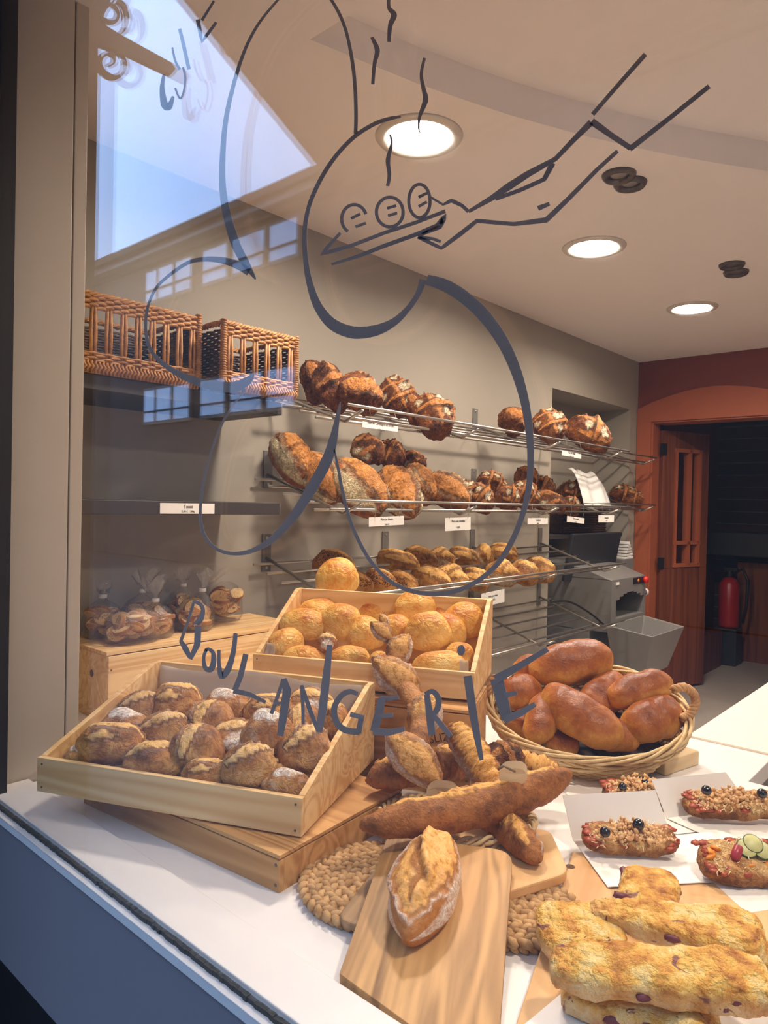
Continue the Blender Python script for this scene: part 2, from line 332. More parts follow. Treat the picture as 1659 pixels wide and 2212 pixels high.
for i in range(len(iv)): bm.faces.new((iv[i], iv[(i+1) % len(iv)], tv[(i+1) % len(iv)], tv[i]))
bm.faces.new(tv)
c8 = [bm.verts.new(p+V((0, 0, .25))) for p in outer]; bm.faces.new(c8)
for i in range(4): bm.faces.new((ov[i], ov[(i+1) % 4], c8[(i+1) % 4], c8[i]))
struct('ceiling', bm, 'ceiling')
# bread wall with the niche
N0, N1 = 4.15, 5.39
bm = newbm(); box(bm, .60, N0, WY, NY+.1, 0, CZ); box(bm, N1, OX+.3, WY, NY+.1, 0, CZ); box(bm, N0, N1, WY, NY+.1, 2.215, CZ); box(bm, N0, N1, NY, NY+.1, 0, 2.215)
struct('wall_left', bm, 'wall')
# orange wall with the door opening
D0, D1, DZ = 2.145, .95, 2.125
bm = newbm(); box(bm, OX, OX+.28, D0, 2.36, 0, CZ); box(bm, OX, OX+.28, -3.2, D1, 0, CZ); box(bm, OX, OX+.28, D1, D0, DZ, CZ)
struct('wall_back', bm, 'rust')
arch = [at(*p, X=OX) for p in ((1378, 885), (1412, 869), (1450, 855), (1480, 846), (1510, 839), (1543, 834), (1575, 833), (1620, 835), (1659, 841))]
pts = [V((OX, 2.255, DZ)), V((OX, 2.255, arch[0].z))]+arch[1:]+[V((OX, 1.10, 2.23)), V((OX, .86, 2.15)), V((OX, .86, DZ))]
bm = newbm(); prism(bm, pts, (-1, 0, 0), .018); box(bm, OX-.018, OX, D0, 2.255, 0, DZ-.0005); box(bm, OX-.018, OX, .80, D1, 0, DZ-.0005)
box(bm, OX, OX+.18, D0-.012, D0+.001, 0, DZ); box(bm, OX, OX+.2, D1, D0, DZ-.012, DZ)
struct('trim_1', bm, 'orange')
bm = newbm(); box(bm, G+.3, 9, -3.3, -3.2, 0, CZ); struct('wall_right', bm, 'ceiling')
# room behind the door
bm = newbm(); box(bm, 7.9, 8.0, -.6, 2.6, 0, CZ); struct('wall_back_room', bm, 'brick')
bm = newbm(); box(bm, OX+.3, 7.9, 2.36, 2.5, 0, CZ); box(bm, OX+.3, 7.9, -.6, -.5, 0, CZ); struct('wall_side_room', bm, 'rust')
bm = newbm(); box(bm, 6.5, 7.05, 2.03, 2.34, 0, .34); box(bm, 7.45, 7.85, 1.2, 2.02, 0, .95); 
tag(obj('low_bench', bm, 'door'), 'low dark wooden bench along the wall of the unlit room behind the doorway', 'bench')
bm = newbm(); box(bm, 7.2, 7.88, 1.55, 2.34, 1.02, 1.24)
tag(obj('cupboard', bm, 'slate_dark', bevel=.01), 'dark wall cupboard above the extinguisher in the unlit back room', 'cupboard')
# open door leaf
hp, fp = V((5.66, 2.115, 0)), V((6.16, 1.925, 0)); dx = (fp-hp).normalized(); dn = V((-dx.y, dx.x, 0)); W_ = (fp-hp).length
def dbox(bm, u0, u1, z0, z1, t0=-.02, t1=.02): obox(bm, hp+dx*((u0+u1)/2)+dn*((t0+t1)/2)+V((0, 0, (z0+z1)/2)), dx, dn, V((0, 0, 1)), (u1-u0)/2, (t1-t0)/2, (z1-z0)/2)
dr = thing('door_1', None, None, hp); dr['kind'] = 'structure'
bm = newbm(); dbox(bm, 0, W_, .02, .98); dbox(bm, 0, .13, .98, 2.07); dbox(bm, W_-.09, W_, .98, 2.07); dbox(bm, .13, W_-.09, 1.93, 2.07); obj('door_leaf', bm, 'door', dr, bevel=.003)
bm = newbm()
for u in (.15, .31, W_-.11): dbox(bm, u-.012, u+.012, 1.0, 1.93, -.03, .03)
for z in (1.0, 1.18, 1.92): dbox(bm, .13, W_-.09, z-.014, z+.014, -.03, .03)
obj('glazing_bar', bm, 'orange', dr)
bm = newbm(); dbox(bm, .13, W_-.09, .98, 1.93, -.004, .004); obj('glass_pane', bm, 'glass', dr)
for z in (1.02, 1.92):
    bm = newbm(); dbox(bm, -.035, .03, z-.045, z+.045, -.03, -.02); obj('hinge', bm, 'black', dr)
bm = newbm(); box(bm, OX+.14, OX+.16, D0-.03, D0-.012, .0, DZ-.012); struct('trim_2', bm, 'black')
# fire extinguisher in the dark room
e0 = V((7.2, 2.02, .35)); ex = thing('fire_extinguisher', 'red fire extinguisher with a black hose in the dark room behind the doorway', 'fire extinguisher', e0)
bm = newbm(); lathe(bm, [(0, 0), (.085, 0), (.09, .02), (.09, .40), (.06, .45), (.025, .47), (0, .47)], e0, 20); obj('cylinder', bm, 'ext_red', ex, True)
bm = newbm(); lathe(bm, [(0, .47), (.03, .47), (.03, .53), (0, .53)], e0, 12); box(bm, e0.x-.02, e0.x+.02, e0.y-.07, e0.y+.05, .88, .91); obj('valve', bm, 'black', ex)
bm = newbm(); tube(bm, [e0+V((0, -.03, .5)), e0+V((-.02, -.12, .56)), e0+V((-.03, -.17, .45)), e0+V((-.03, -.16, .2)), e0+V((-.02, -.13, .05))], .014, 8); obj('hose', bm, 'black', ex, True)
bm = newbm(); box(bm, e0.x-.1, e0.x+.1, e0.y-.1, e0.y+.1, 0, .345); tag(obj('extinguisher_stand', bm, 'slate_dark', bevel=.01), 'dark stand holding the red extinguisher up in the back room', 'stand')
# ---------------------------------------------------------------- window: jamb, frame, panes, sill
bm = newbm(); box(bm, G+.02, .7535, 1.66, WY, 0, CZ); box(bm, .7565, .787, 1.66, WY, 0, CZ); struct('wall_pillar', bm, 'jamb', bevel=.002)
bm = newbm(); box(bm, .7535, .7565, 1.668, WY, 0, CZ); struct('trim_3', bm, 'black')
bm = newbm(); box(bm, G-.012, G+.02, 1.608, 1.672, CT-.02, CZ); box(bm, G-.012, G+.02, -2.0, 1.672, 2.56, 2.62); struct('trim_4', bm, 'black')
win = thing('window_1', None, None, (G, 0, CT)); win['kind'] = 'structure'
for x in (G-.004, G-.026):
    bm = newbm(); box(bm, x-.004, x, -2.0, 1.612, .803, 2.57); obj('glass_pane', bm, 'glass', win)
bm = newbm(); box(bm, G-.2, G+.02, -3.3, -2.02, 0, 3.2); box(bm, G-.03, G+.02, -2.0, 1.672, 2.62, 3.2); struct('wall_front', bm, 'outer_wall')
bm = newbm(); box(bm, .300, G-.0125, 1.675, 3.5, 0, 4.5); struct('wall_outer', bm, 'outer_wall')
bm = newbm(); box(bm, G-.012, G+.02, -2.0, 1.675, .4915, .7795); struct('trim_5', bm, 'fascia')
bm = newbm(); box(bm, G-.022, G+.02, -2.0, 1.675, .780, .796); struct('trim_6', bm, 'strip', bevel=.001)
# dark sealing strip with a frayed edge
bm = newbm(); rnd = random.Random(3); n = 240
for i in range(n):
    y = -.2+1.81*i/n; box(bm, G-.0095-rnd.random()*.002, G-.0035, y, y+1.81/n, .7962, .8025+rnd.random()*.0015)
struct('trim_7', bm, 'gasket')
bm = newbm(); box(bm, G+.021, G+.05, -2, 1.655, 0, .75); struct('wall_sill', bm, 'black')
bm = newbm(); box(bm, G-.01, G+.02, -2.0, 1.675, 0, .4912); struct('baseboard_front', bm, 'black')
# ---------------------------------------------------------------- display counter
ct = thing('display_counter', 'white display counter running along the whole shop window under the bread', 'counter', (G, 0, 0))
bm = newbm(); box(bm, G+.0205, 1.862, -1.9, 1.655, CT-.04, CT); box(bm, .79, 1.862, 1.655, WY-.002, CT-.04, CT); obj('counter_top', bm, 'white_top', ct)
bm = newbm(); box(bm, G-.003, .672, -1.9, 1.655, CT+.0002, CT+.011); obj('front_ledge', bm, 'white_top', ct, bevel=.002)
bm = newbm(); box(bm, 1.80, 1.85, -1.9, 2.2, 0, CT-.04); obj('back_panel', bm, 'slate_dark', ct)
lg = thing('service_ledge', 'narrow white ledge running back into the shop from the window counter', 'ledge', (1.9, .57, 0))
bm = newbm(); box(bm, 1.8625, 4.2, .468, .681, CT-.045, CT); obj('ledge_top', bm, 'white_top', lg, bevel=.002)
bm = newbm(); box(bm, 1.8625, 4.2, .49, .66, 0, CT-.05); obj('ledge_body', bm, 'slate', lg)
bm = newbm(); box(bm, 2.10, 3.6, .472, .686, CT+.0005, CT+.006); tag(obj('cream_board', bm, 'cream_board'), 'thin cream board lying on the white ledge at the far right', 'board')
# ---------------------------------------------------------------- ceiling fittings
lamp_lbl = ['largest round glowing downlight in the ceiling, nearest the window', 'middle one of the three round glowing ceiling downlights', 'smallest round glowing downlight, nearest the orange wall']
def downlight(p, label, power, group='round ceiling downlights'):
    t = thing('ceiling_downlight', label, 'ceiling light', p, group)
    bm = newbm(); lathe(bm, [(.101, -.004), (.112, -.010), (.134, -.006), (.138, 0), (.101, 0)], p, 40); obj('trim_ring', bm, 'trim_ring', t, True)
    bm = newbm(); lathe(bm, [(0, -.018), (.05, -.017), (.085, -.012), (.101, -.003), (.101, 0), (0, 0)], p, 40); obj('diffuser', bm, 'glow', t, True)
    l = bpy.data.lights.new('downlight_lamp', 'AREA'); l.shape = 'DISK'; l.size = .19; l.energy = power; l.color = LAMPC; l.spread = math.radians(165)
    lo = bpy.data.objects.new('downlight_lamp', l); COL.objects.link(lo); lo.location = (0, 0, -.0205); lo.parent = t
LAMPC = (1, .885, .775)
LP = 24
for p, lb in zip(((905, 295), (1283, 534), (1495, 665)), lamp_lbl): downlight(at(*p, z=CZ), lb, LP)
for k, p in enumerate(((1.15, -.25, CZ), (4.1, .1, CZ), (4.2, -1.2, CZ), (5.1, -.4, CZ))): downlight(V(p), 'unseen round downlight added beyond the right edge to brighten the shop', LP*(.75 if k == 0 else .6), 'added ceiling downlights out of frame')  # unseen lamps, added to brighten the counter and fill the room
for (p, q), lb in zip((((1337, 377), (1361, 395)), ((1581, 571), (1590, 587))), (('unlit bronze ceiling spot of the nearer pair, the one further left', 'unlit bronze ceiling spot of the nearer pair, the one further right'), ('upper one of the small far pair of unlit ceiling spots', 'lower one of the small far pair of unlit ceiling spots'))):
    for c, l_ in ((p, lb[0]), (q, lb[1])):
        P = at(*c, z=CZ); t = thing('ceiling_spot', l_, 'ceiling spot', P, 'unlit ceiling spots')
        bm = newbm(); lathe(bm, [(.034, -.004), (.04, -.014), (.05, -.016), (.056, -.008), (.058, 0), (.034, 0)], P, 28); obj('spot_ring', bm, 'spot_dark', t, True)
        bm = newbm(); lathe(bm, [(0, -.006), (.02, -.006), (.034, -.002), (.034, 0), (0, 0)], P, 20); obj('spot_lens', bm, 'steel', t, True)
# ================================================================ the street, seen mirrored in the glass
MX = G-.008
def mir(p): return V((2*MX-p.x, p.y, p.z))
bm = newbm(); box(bm, -30, G-.02, -30, 40, -.2, -.02); struct('ground', bm, 'street')
bx = 2*MX-9.2
ob = thing('opposite_building', 'long building across the street with lit windows, mirrored in the shop window', 'building', (bx, 10, 0))
bm = newbm(); box(bm, bx-5, bx, -24, 40, 0, 7.1); obj('facade_wall', bm, 'facade', ob)
bm = newbm(); box(bm, bx-5, bx+.25, -24, 40, 7.5, 7.66); box(bm, bx-5, bx+.12, -24, 40, 7.1, 7.5); obj('cornice', bm, 'facade', ob)
bm = newbm(); box(bm, bx, bx+.3, -24, 40, 7.22, 7.3); obj('gutter', bm, 'facade_trim', ob)
for z0, z1 in ((6.22, 6.92), (3.3, 4.05)):
    for y0, y1 in ((10.5, 11.3), (11.5, 12.5), (12.75, 13.6), (14.1, 14.7), (14.85, 15.45), (15.55, 16.0)):
        bm = newbm(); box(bm, bx-.02, bx+.06, y0-.07, y1+.07, z0-.07, z1+.07); w = obj('window', bm, 'facade_trim', ob)
        bm = newbm(); box(bm, bx+.06, bx+.075, y0, y1, z0, z1); obj('pane', bm, 'pane', w)
        bm = newbm(); box(bm, bx+.09, bx+.12, y0-.05, y1+.05, z0+.22, z0+.25); obj('railing', bm, 'black', w)
# awning above the window
a0, a1 = mir(at(400, 0, Y=1.6)), mir(at(700, 370, Y=1.6)); ad = (a1-a0).normalized(); a0 = a0-ad*((a0.x-(G-.08))/ad.x); an = V((ad.z, 0, -ad.x)) if ad.z < 0 else V((-ad.z, 0, ad.x))
aw = thing('awning', 'brown window awning sloping down over the shop front, mirrored in the glass', 'awning', a0)
bm = newbm(); L_ = (a1-a0).length; obox(bm, a0+ad*(L_/2)+V((0, -1.8, .006)), ad, V((0, 1, 0)), ad.cross(V((0, 1, 0))), L_/2, 1.8, .004); obj('awning_fabric', bm, 'awn', aw)
bm = newbm(); box(bm, a1.x-.02, a1.x+.015, -2.0, 1.6, a1.z-.045, a1.z); obj('front_bar', bm, 'facade_trim', aw)
bm = newbm(); tube(bm, [a0+V((0, -.01, 0)), a1+V((0, -.01, 0))], .012, 8); obj('side_arm', bm, 'facade_trim', aw, True)
# projecting sign with curled letters on a bracket
SY = 1.70
sgn = thing('hanging_sign', 'brown metal bracket sign with curled letters at the top left, mirrored in the glass', 'sign', mir(at(240, 100, Y=SY)))
def spoly(pts): return [mir(at(x, y, Y=SY)) for x, y in pts]
bm = newbm(); prism(bm, spoly([(225, -60), (300, -60), (280, 10), (262, 50), (243, 108), (225, 130)]), (0, 1, 0), .01); prism(bm, spoly([(243, 60), (293, 92), (402, 152), (410, 165), (402, 176), (300, 128), (243, 112)]), (0, 1, 0), .02); obj('bracket', bm, 'sign_metal', sgn)
def pstroke(bm, pts, w, Y, th=.008):
    L = [];R_ = []
    for i, p in enumerate(pts):
        a = V(pts[max(0, i-1)]); b = V(pts[min(len(pts)-1, i+1)]); t = (b-a).normalized(); nn = V((-t.y, t.x)); ww = w[i] if isinstance(w, (list, tuple)) else w
        L.append(V(p)+nn*ww/2); R_.append(V(p)-nn*ww/2)
    for i in range(len(pts)-1): prism(bm, [mir(at(q.x, q.y, Y=Y)) for q in (L[i], L[i+1], R_[i+1], R_[i])], (0, 1, 0), th)
def spl(pts, n=6):
    P = [V((p[0], p[1])) for p in pts]; W = [p[2] if len(p) > 2 else None for p in pts]; out = []; ow = []
    for i in range(len(P)-1):
        p0, p1, p2, p3 = P[max(0, i-1)], P[i], P[i+1], P[min(len(P)-1, i+2)]
        for k in range(n):
            t = k/n; out.append(.5*((2*p1)+(p2-p0)*t+(2*p0-5*p1+4*p2-p3)*t*t+(3*p1-p0-3*p2+p3)*t**3)); ow.append(None if W[i] is None else W[i]*(1-t)+W[i+1]*t)
    out.append(P[-1]); ow.append(W[-1]); return out, ow
for nm, pts in (('letter', [(247, 50, 4), (265, 64, 10), (284, 62, 13), (289, 44, 8), (277, 28, 7), (268, 36, 5)]), ('letter', [(283, 18, 8), (300, 30, 12), (307, 55, 14), (304, 78, 10), (294, 90, 8)]), ('letter', [(267, 158, 5), (280, 152, 9), (281, 138, 9), (270, 132, 9), (256, 140, 11), (252, 156, 11), (260, 174, 13), (278, 183, 12), (296, 176, 12), (304, 158, 11), (298, 138, 10), (284, 124, 8)])):
    o, w = spl(pts); bm = newbm(); pstroke(bm, [(q.x, q.y) for q in o], w, SY); obj(nm, bm, 'sign_metal', sgn)
# ---------------------------------------------------------------- sky and exposure
w = bpy.data.worlds.new('evening_sky'); sc.world = w; w.use_nodes = True; nt = w.node_tree; nt.nodes.clear()
o = nt.nodes.new('ShaderNodeOutputWorld'); bgd = nt.nodes.new('ShaderNodeBackground'); nt.links.new(bgd.outputs[0], o.inputs[0])
tc = nt.nodes.new('ShaderNodeTexCoord'); nz = nt.nodes.new('ShaderNodeTexNoise'); nz.inputs['Scale'].default_value = 2.2; nz.inputs['Detail'].default_value = 4; nt.links.new(tc.outputs['Generated'], nz.inputs['Vector'])
rp = nt.nodes.new('ShaderNodeValToRGB'); rp.color_ramp.elements[0].position = .35; rp.color_ramp.elements[0].color = (.29, .52, 1.0, 1); rp.color_ramp.elements[1].position = .75; rp.color_ramp.elements[1].color = (.43, .63, 1.0, 1)
nt.links.new(nz.outputs['Fac'], rp.inputs[0]); nt.links.new(rp.outputs[0], bgd.inputs[0]); bgd.inputs[1].default_value = 4.6
sc.view_settings.view_transform = 'Standard'; sc.view_settings.look = 'None'; sc.view_settings.gamma = 1; sc.view_settings.exposure = 0.03; sc.view_settings.use_curve_mapping = False
sc.cycles.transparent_max_bounces = 24; sc.cycles.max_bounces = 10; sc.cycles.glossy_bounces = 4
# ================================================================ bread racks
def zslope(z0, y): return z0-(WY-y)*.3325         # sloping rack surface
SL_N = V((0, -.3325, 1)).normalized()
def rack(label, z0, arms, xa, xb, wall=WY, front=1.827, group='steel bread racks on the wall', skip_rails=()):
    t = thing('bread_rack', label, 'bread rack', ((xa+xb)/2, wall, z0), group)
    sl = lambda y: z0-(wall-y)*.3325
    for x in arms:
        bm = newbm(); box(bm, x-.022, x+.022, wall-.007, wall-.0005, z0-.055, z0+.095); p = obj('mounting_plate', bm, 'plate_grey', t, bevel=.001)
        for zz in (z0-.04, z0+.08):
            bm = newbm(); lathe(bm, [(.006, 0), (.006, .002), (0, .003)], (x, wall-.007, zz), 8, (0, -1, 0)); obj('screw', bm, 'steel', p)
        bm = newbm(); tube(bm, [V((x, wall-.004, sl(wall))), V((x, front+.012, sl(front+.012))), V((x, front-.004, sl(front)-.002)), V((x, front-.02, sl(front)+.004)), V((x, front-.091, sl(front)+.033))], .0062, 8); obj('rack_arm', bm, 'steel', t, True)
    ys = [wall-.03, wall-.115, wall-.20, wall-.285, wall-.37]
    for y in ys:
        bm = newbm(); tube(bm, [V((xa, y, sl(y)-.0115)), V((xb, y, sl(y)-.0115))], .0055, 8); obj('rail', bm, 'steel', t, True)
    for y, z in ((front-.012, sl(front)+.013), (front-.088, sl(front)+.045)):
        bm = newbm(); tube(bm, [V((xa+.01, y, z)), V((xb, y, z))], .0055, 8); obj('front_rail', bm, 'steel', t, True)
    return t
ARM = (1.829, 2.55, 3.28, 4.03)
rack('top steel bread rack holding dark country loaves', 1.888, ARM, 1.745, 4.135)
rack('second steel bread rack, holding the floury loaves at eye level', 1.555, ARM, 1.745, 4.135)
rack('third steel bread rack, holding the small pale and seeded loaves', 1.220, ARM, 1.745, 4.135)
rack('lowest steel bread rack, empty, behind the basket of milk breads', .879, ARM, 1.745, 4.135)
rack('upper steel rack inside the wall niche by the orange wall', 1.93, (4.45, 5.32), 4.17, 5.375, NY, 2.13, 'steel racks in the niche')
rack('lower steel rack inside the wall niche, with the white cloth on it', 1.575, (4.45, 5.32), 4.17, 5.375, NY, 2.13, 'steel racks in the niche')
# price cards hung on the front rails
def card(c, w, h, lines, label, name='price_card', group='price cards on the racks', tilt=.0, hooks=True, yn=(0, -1, 0), szs=None):
    x = V((math.cos(tilt), 0, math.sin(tilt))); y = V((-math.sin(tilt), 0, math.cos(tilt))); n = V(yn)
    t = thing(name, label, 'price card', c, group)
    bm = newbm(); obox(bm, c, x, n, y, w/2, .0007, h/2); obj('card', bm, 'paper', t)
    for i, (tx, sz, dy) in enumerate(lines):
        text_mesh('printed_text', tx, sz, 'ink', frame(x, y, n, c+n*.0012+y*dy), t)
    if hooks:
        for s in (-1, 1):
            bm = newbm(); b = c+x*(s*w*.36)+y*(h*.40); zr = min([q for q in (1.7885, 1.4555, 1.1205) if q > c.z+.005] or [c.z+.03])+.0062; k_ = zr-b.z; tube(bm, [b+n*.002, b+ZZ*(k_*.5)+n*.012, b+ZZ*k_+n*.004, b+ZZ*k_-n*.008], .0009, 5); obj('wire_hook', bm, 'steel', t)
    return t
CY_ = 1.733
def pc(x0, y0, x1, y1, lines, label, Y=CY_, tilt=0.0):
    a, b = at(x0, y0, Y=Y), at(x1, y1, Y=Y); c = (a+b)/2; card(V((c.x, Y, c.z)), abs(b.x-a.x), abs(a.z-b.z), lines, label, tilt=tilt)
pc(783, 910, 859, 933, [('Pain de Campagne au poids', .0125, .009), ('5,20 € / kg', .009, -.011)], 'price card reading Pain de Campagne au poids under the top rack')
pc(1214, 974, 1255, 990, [('Pain de Seigle', .014, .008), ('5,20 € / kg', .01, -.01)], 'small printed price card at the right end of the top rack', tilt=-.03)
pc(797, 1116, 872, 1135, [('Pain au levain', .0125, .007), ('3,80 €', .009, -.012)], 'price card reading Pain au levain at the left of the second rack', tilt=.03)
pc(962, 1118, 1016, 1145, [('Pain aux céréales', .0135, .012), ('4,60', .013, -.014)], 'larger hand-lettered price card in the middle of the second rack', tilt=.02)
pc(1140, 1119, 1183, 1132, [('Tradition', .014, .005), ('2,90 €', .008, -.011)], 'small price card right of the middle of the second rack')
pc(1225, 1117, 1262, 1129, [('Pain complet', .013, .006), ('3,40 €', .008, -.011)], 'tilted price card near the right end of the second rack', tilt=-.06)
pc(1293, 1113, 1326, 1128, [('Campagne', .013, .006), ('4,10 €', .008, -.011)], 'last price card on the right of the second rack')
pc(1040, 1281, 1089, 1302, [('Petit pain blanc', .012, .010), ('1,90 €', .012, -.008)], 'price card under the third rack just above the back crate', tilt=.04)
# ---------------------------------------------------------------- dark shelves on the left
sx1, syf = 1.606, 1.913
for z0, z1, lb in ((1.747, 1.790, 'upper dark brown shelf under the wicker baskets'), (1.402, 1.443, 'lower dark brown shelf with the Toast label')):
    t = thing('shelf', lb, 'shelf', (1.2, WY, z0), 'dark wall shelves')
    bm = newbm(); box(bm, .80, sx1, syf, WY-.0005, z0, z1); obj('shelf_board', bm, 'shelf', t, bevel=.002)
    bm = newbm(); box(bm, sx1+.0005, sx1+.004, syf+.001, WY-.0005, z0, z1); obj('end_cap', bm, 'plate_grey', t)
a, b = at(346, 1086, Y=syf-.003), at(463, 1110, Y=syf-.003)
card(V(((a.x+b.x)/2, syf-.0025, (a.z+b.z)/2)), b.x-a.x, .032, [('Toast', .0145, .0055), ('2.50 € / 200g', .0085, -.009)], 'white Toast price label on the edge of the lower dark shelf', 'shelf_label', 'shelf labels', hooks=False)
# ---------------------------------------------------------------- wicker baskets on the upper shelf
def wavy(bm, a, b, n, amp, r, ph, perp, sides=5):
    tube(bm, [a+(b-a)*(i/(2*n))+perp*(amp*(1 if (i+ph) % 2 else -1)) for i in range(2*n+1)], r, sides)
def wicker_box(x0, x1, y0, y1, z0, z1, label):
    t = thing('wicker_basket', label, 'basket', ((x0+x1)/2, (y0+y1)/2, z0), 'wicker baskets on the shelf')
    h = z1-z0; n = max(6, int((x1-x0)/.044)); fy = V((0, 1, 0)); fx = V((1, 0, 0))
    def panel(a, b, zs, amp, r, perp, m): 
        bm = newbm()
        for i, z in enumerate(zs): wavy(bm, V((a.x, a.y, z)), V((b.x, b.y, z)), m, amp, r, i, perp)
        return bm
    A, B, C, D = V((x0, y0, 0)), V((x1, y0, 0)), V((x1, y1, 0)), V((x0, y1, 0))
    bm = newbm(); tube(bm, [V((x0, y0, z0+.012)), V((x1, y0, z0+.012))], .013, 10)
    k = int((x1-x0)/.011)
    for i in range(k): 
        x = x0+(x1-x0)*(i+.5)/k; tube(bm, [V((x-.004, y0+.0145*math.cos(q), z0+.012+.0145*math.sin(q))) if j % 2 == 0 else V((x+.002, y0+.0145*math.cos(q), z0+.012+.0145*math.sin(q))) for j, q in enumerate([PI*.4+PI*.2*s for s in range(9)])], .0042, 5)
    obj('wrapped_border', bm, 'wicker', t, True)
    obj('bottom_weave', panel(A, B, [z0+.030, z0+.037, z0+.044, z0+.051], .005, .0042, fy, n), 'wicker', t, True)
    bm = newbm()
    for i, z in enumerate([z1-.036, z1-.029, z1-.022, z1-.015, z1-.008]): wavy(bm, V((x0, y0, z)), V((x1+.004, y0, z)), n, .007, .0056, i, fy)
    obj('top_weave', bm, 'wicker', t, True)
    bm = newbm()
    for s in range(3):
        pts = []
        for q0, q1 in ((A, B), (B, C), (C, D), (D, A)):
            for i in range(24):
                u = i/24; ang = (u*7+s/3)*2*PI; pts.append(q0+(q1-q0)*u+V((0, 0, z1+.006*math.sin(ang)))+(q1-q0).cross(V((0, 0, 1))).normalized()*.006*math.cos(ang))
        tube(bm, pts, .0052, 6, True)
    obj('braided_rim', bm, 'wicker', t, True)
    for i in range(n):
        x = x0+(x1-x0)*(i+.5)/n; bm = newbm()
        for d in (-.005, .005): tube(bm, [V((x+d, y0, z0+.03)), V((x+d*1.4, y0-.001, (z0+z1)/2)), V((x+d*.7, y0, z1-.01))], .0052, 6)
        obj('upright_stake', bm, 'wicker', t, True)
    for P in (A, B):
        bm = newbm(); tube(bm, [P+V((0, 0, z0+.01)), P+V((0, 0, z1))], .009, 8)
        for i in range(int(h/.0075)): lathe(bm, [(.008, -.0035), (.0125, 0), (.008, .0035)], P+V((0, 0, z0+.02+i*.0075)), 10)
        obj('corner_post', bm, 'wicker', t, True)
    zs = [z0+.02+i*.0088 for i in range(int((h-.03)/.0088))]
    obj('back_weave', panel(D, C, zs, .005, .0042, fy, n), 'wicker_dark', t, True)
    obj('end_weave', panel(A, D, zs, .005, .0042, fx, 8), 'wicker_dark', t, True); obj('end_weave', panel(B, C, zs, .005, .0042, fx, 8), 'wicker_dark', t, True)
    bm = newbm()
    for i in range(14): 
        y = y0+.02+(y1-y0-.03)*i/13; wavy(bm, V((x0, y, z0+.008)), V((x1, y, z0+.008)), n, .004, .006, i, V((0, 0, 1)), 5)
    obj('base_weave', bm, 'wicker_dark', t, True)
SH = 1.7945
wicker_box(.815, 1.262, 1.905, 2.20, SH, 2.005, 'brown open-barred wicker basket on the shelf, left one by the window pillar')
wicker_box(1.305, 1.598, 1.835, 2.15, SH, 1.995, 'brown open-barred wicker basket at the right end of the shelf')
# ================================================================ crates and slanted bread bins
def axes_from(p, q):
    d = (q-p); d.z = 0; d.normalize(); return d, V((-d.y, d.x, 0))
def bin_(label, BL, BR, z, hf, hb, D, th=.012):
    """slanted display bin: low front, high back, sloping sides; local frame along the front board"""
    d, n = axes_from(BL.copy(), BR.copy()); L = (V((BR.x, BR.y, 0))-V((BL.x, BL.y, 0))).length
    t = thing('bread_bin', label, 'bread bin', mat=frame(d, n, ZZ, V((BL.x, BL.y, z))), group='slanted pine bread bins')
    o = V((BL.x, BL.y, z)); P = lambda u, v, w: o+d*u+n*v+ZZ*w
    bm = newbm(); obox(bm, P(L/2, th/2, hf/2), d, n, ZZ, L/2, th/2, hf/2); fp = obj('front_board', bm, 'pine', t, bevel=.0012)
    for u in (.012, L-.006 if False else L-.012):
        for w in (.010, hf-.012):
            bm = newbm(); lathe(bm, [(.0022, 0), (.0022, .0006), (0, .0008)], P(u, -.0001, w), 8, -n); obj('nail', bm, 'nail', fp)
    prof = [(th, 0), (D, 0), (D, hb), (D-.035, hb), (th, hf+.001)]
    for u in (0, L-th):
        bm = newbm(); prism(bm, [P(u, v, w) for v, w in prof], d, th); obj('side_board', bm, 'pine_y', t, bevel=.0012)
    bm = newbm(); obox(bm, P(L/2, D-th/2, hb/2), d, n, ZZ, L/2-th-.0003, th/2, hb/2-.001); obj('back_board', bm, 'pine', t, bevel=.001)
    bm = newbm(); obox(bm, P(L/2, (D)/2, .004), d, n, ZZ, L/2-th-.0003, D/2-th-.0003, .004); obj('floor_board', bm, 'pine', t)
    return t, P, L
def crate(label, c0, d, L, W, z, h, mat='pine_dark', lid=True, slats=0, stampf=None, th=.014):
    n = V((-d.y, d.x, 0)); t = thing('wooden_crate', label, 'crate', mat=frame(d, n, ZZ, V((c0.x, c0.y, z))), group='upturned wooden crates')
    o = V((c0.x, c0.y, z)); P = lambda u, v, w: o+d*u+n*v+ZZ*w
    for v in (th/2, W-th/2):
        bm = newbm(); obox(bm, P(L/2, v, h/2-.002), d, n, ZZ, L/2, th/2, h/2-.002); q = obj('long_board', bm, mat, t, bevel=.0012)
        if v < W/2:
            for u in (.008, L-.008):
                for w in (h*.2, h*.78):
                    bm = newbm(); lathe(bm, [(.003, 0), (.003, .0006), (0, .001)], P(u, -.0001, w), 8, -n); obj('nail', bm, 'nail', q)
    for u in (th/2, L-th/2):
        bm = newbm(); obox(bm, P(u, W/2, h/2-.002), d, n, ZZ, th/2, W/2-th-.0002, h/2-.002); obj('end_board', bm, mat, t, bevel=.0012)
    if slats:
        for i in range(slats):
            v0 = W*i/slats; bm = newbm(); obox(bm, P(L/2, v0+W/slats/2, h+.004), d, n, ZZ, L/2+.006, W/slats/2-.0012, .005); obj('lid_slat', bm, mat, t, bevel=.001)
    else:
        bm = newbm(); obox(bm, P(L/2, W/2, h+.002), d, n, ZZ, L/2, W/2, .0035); obj('lid_board', bm, mat, t, bevel=.001)
    return t, P
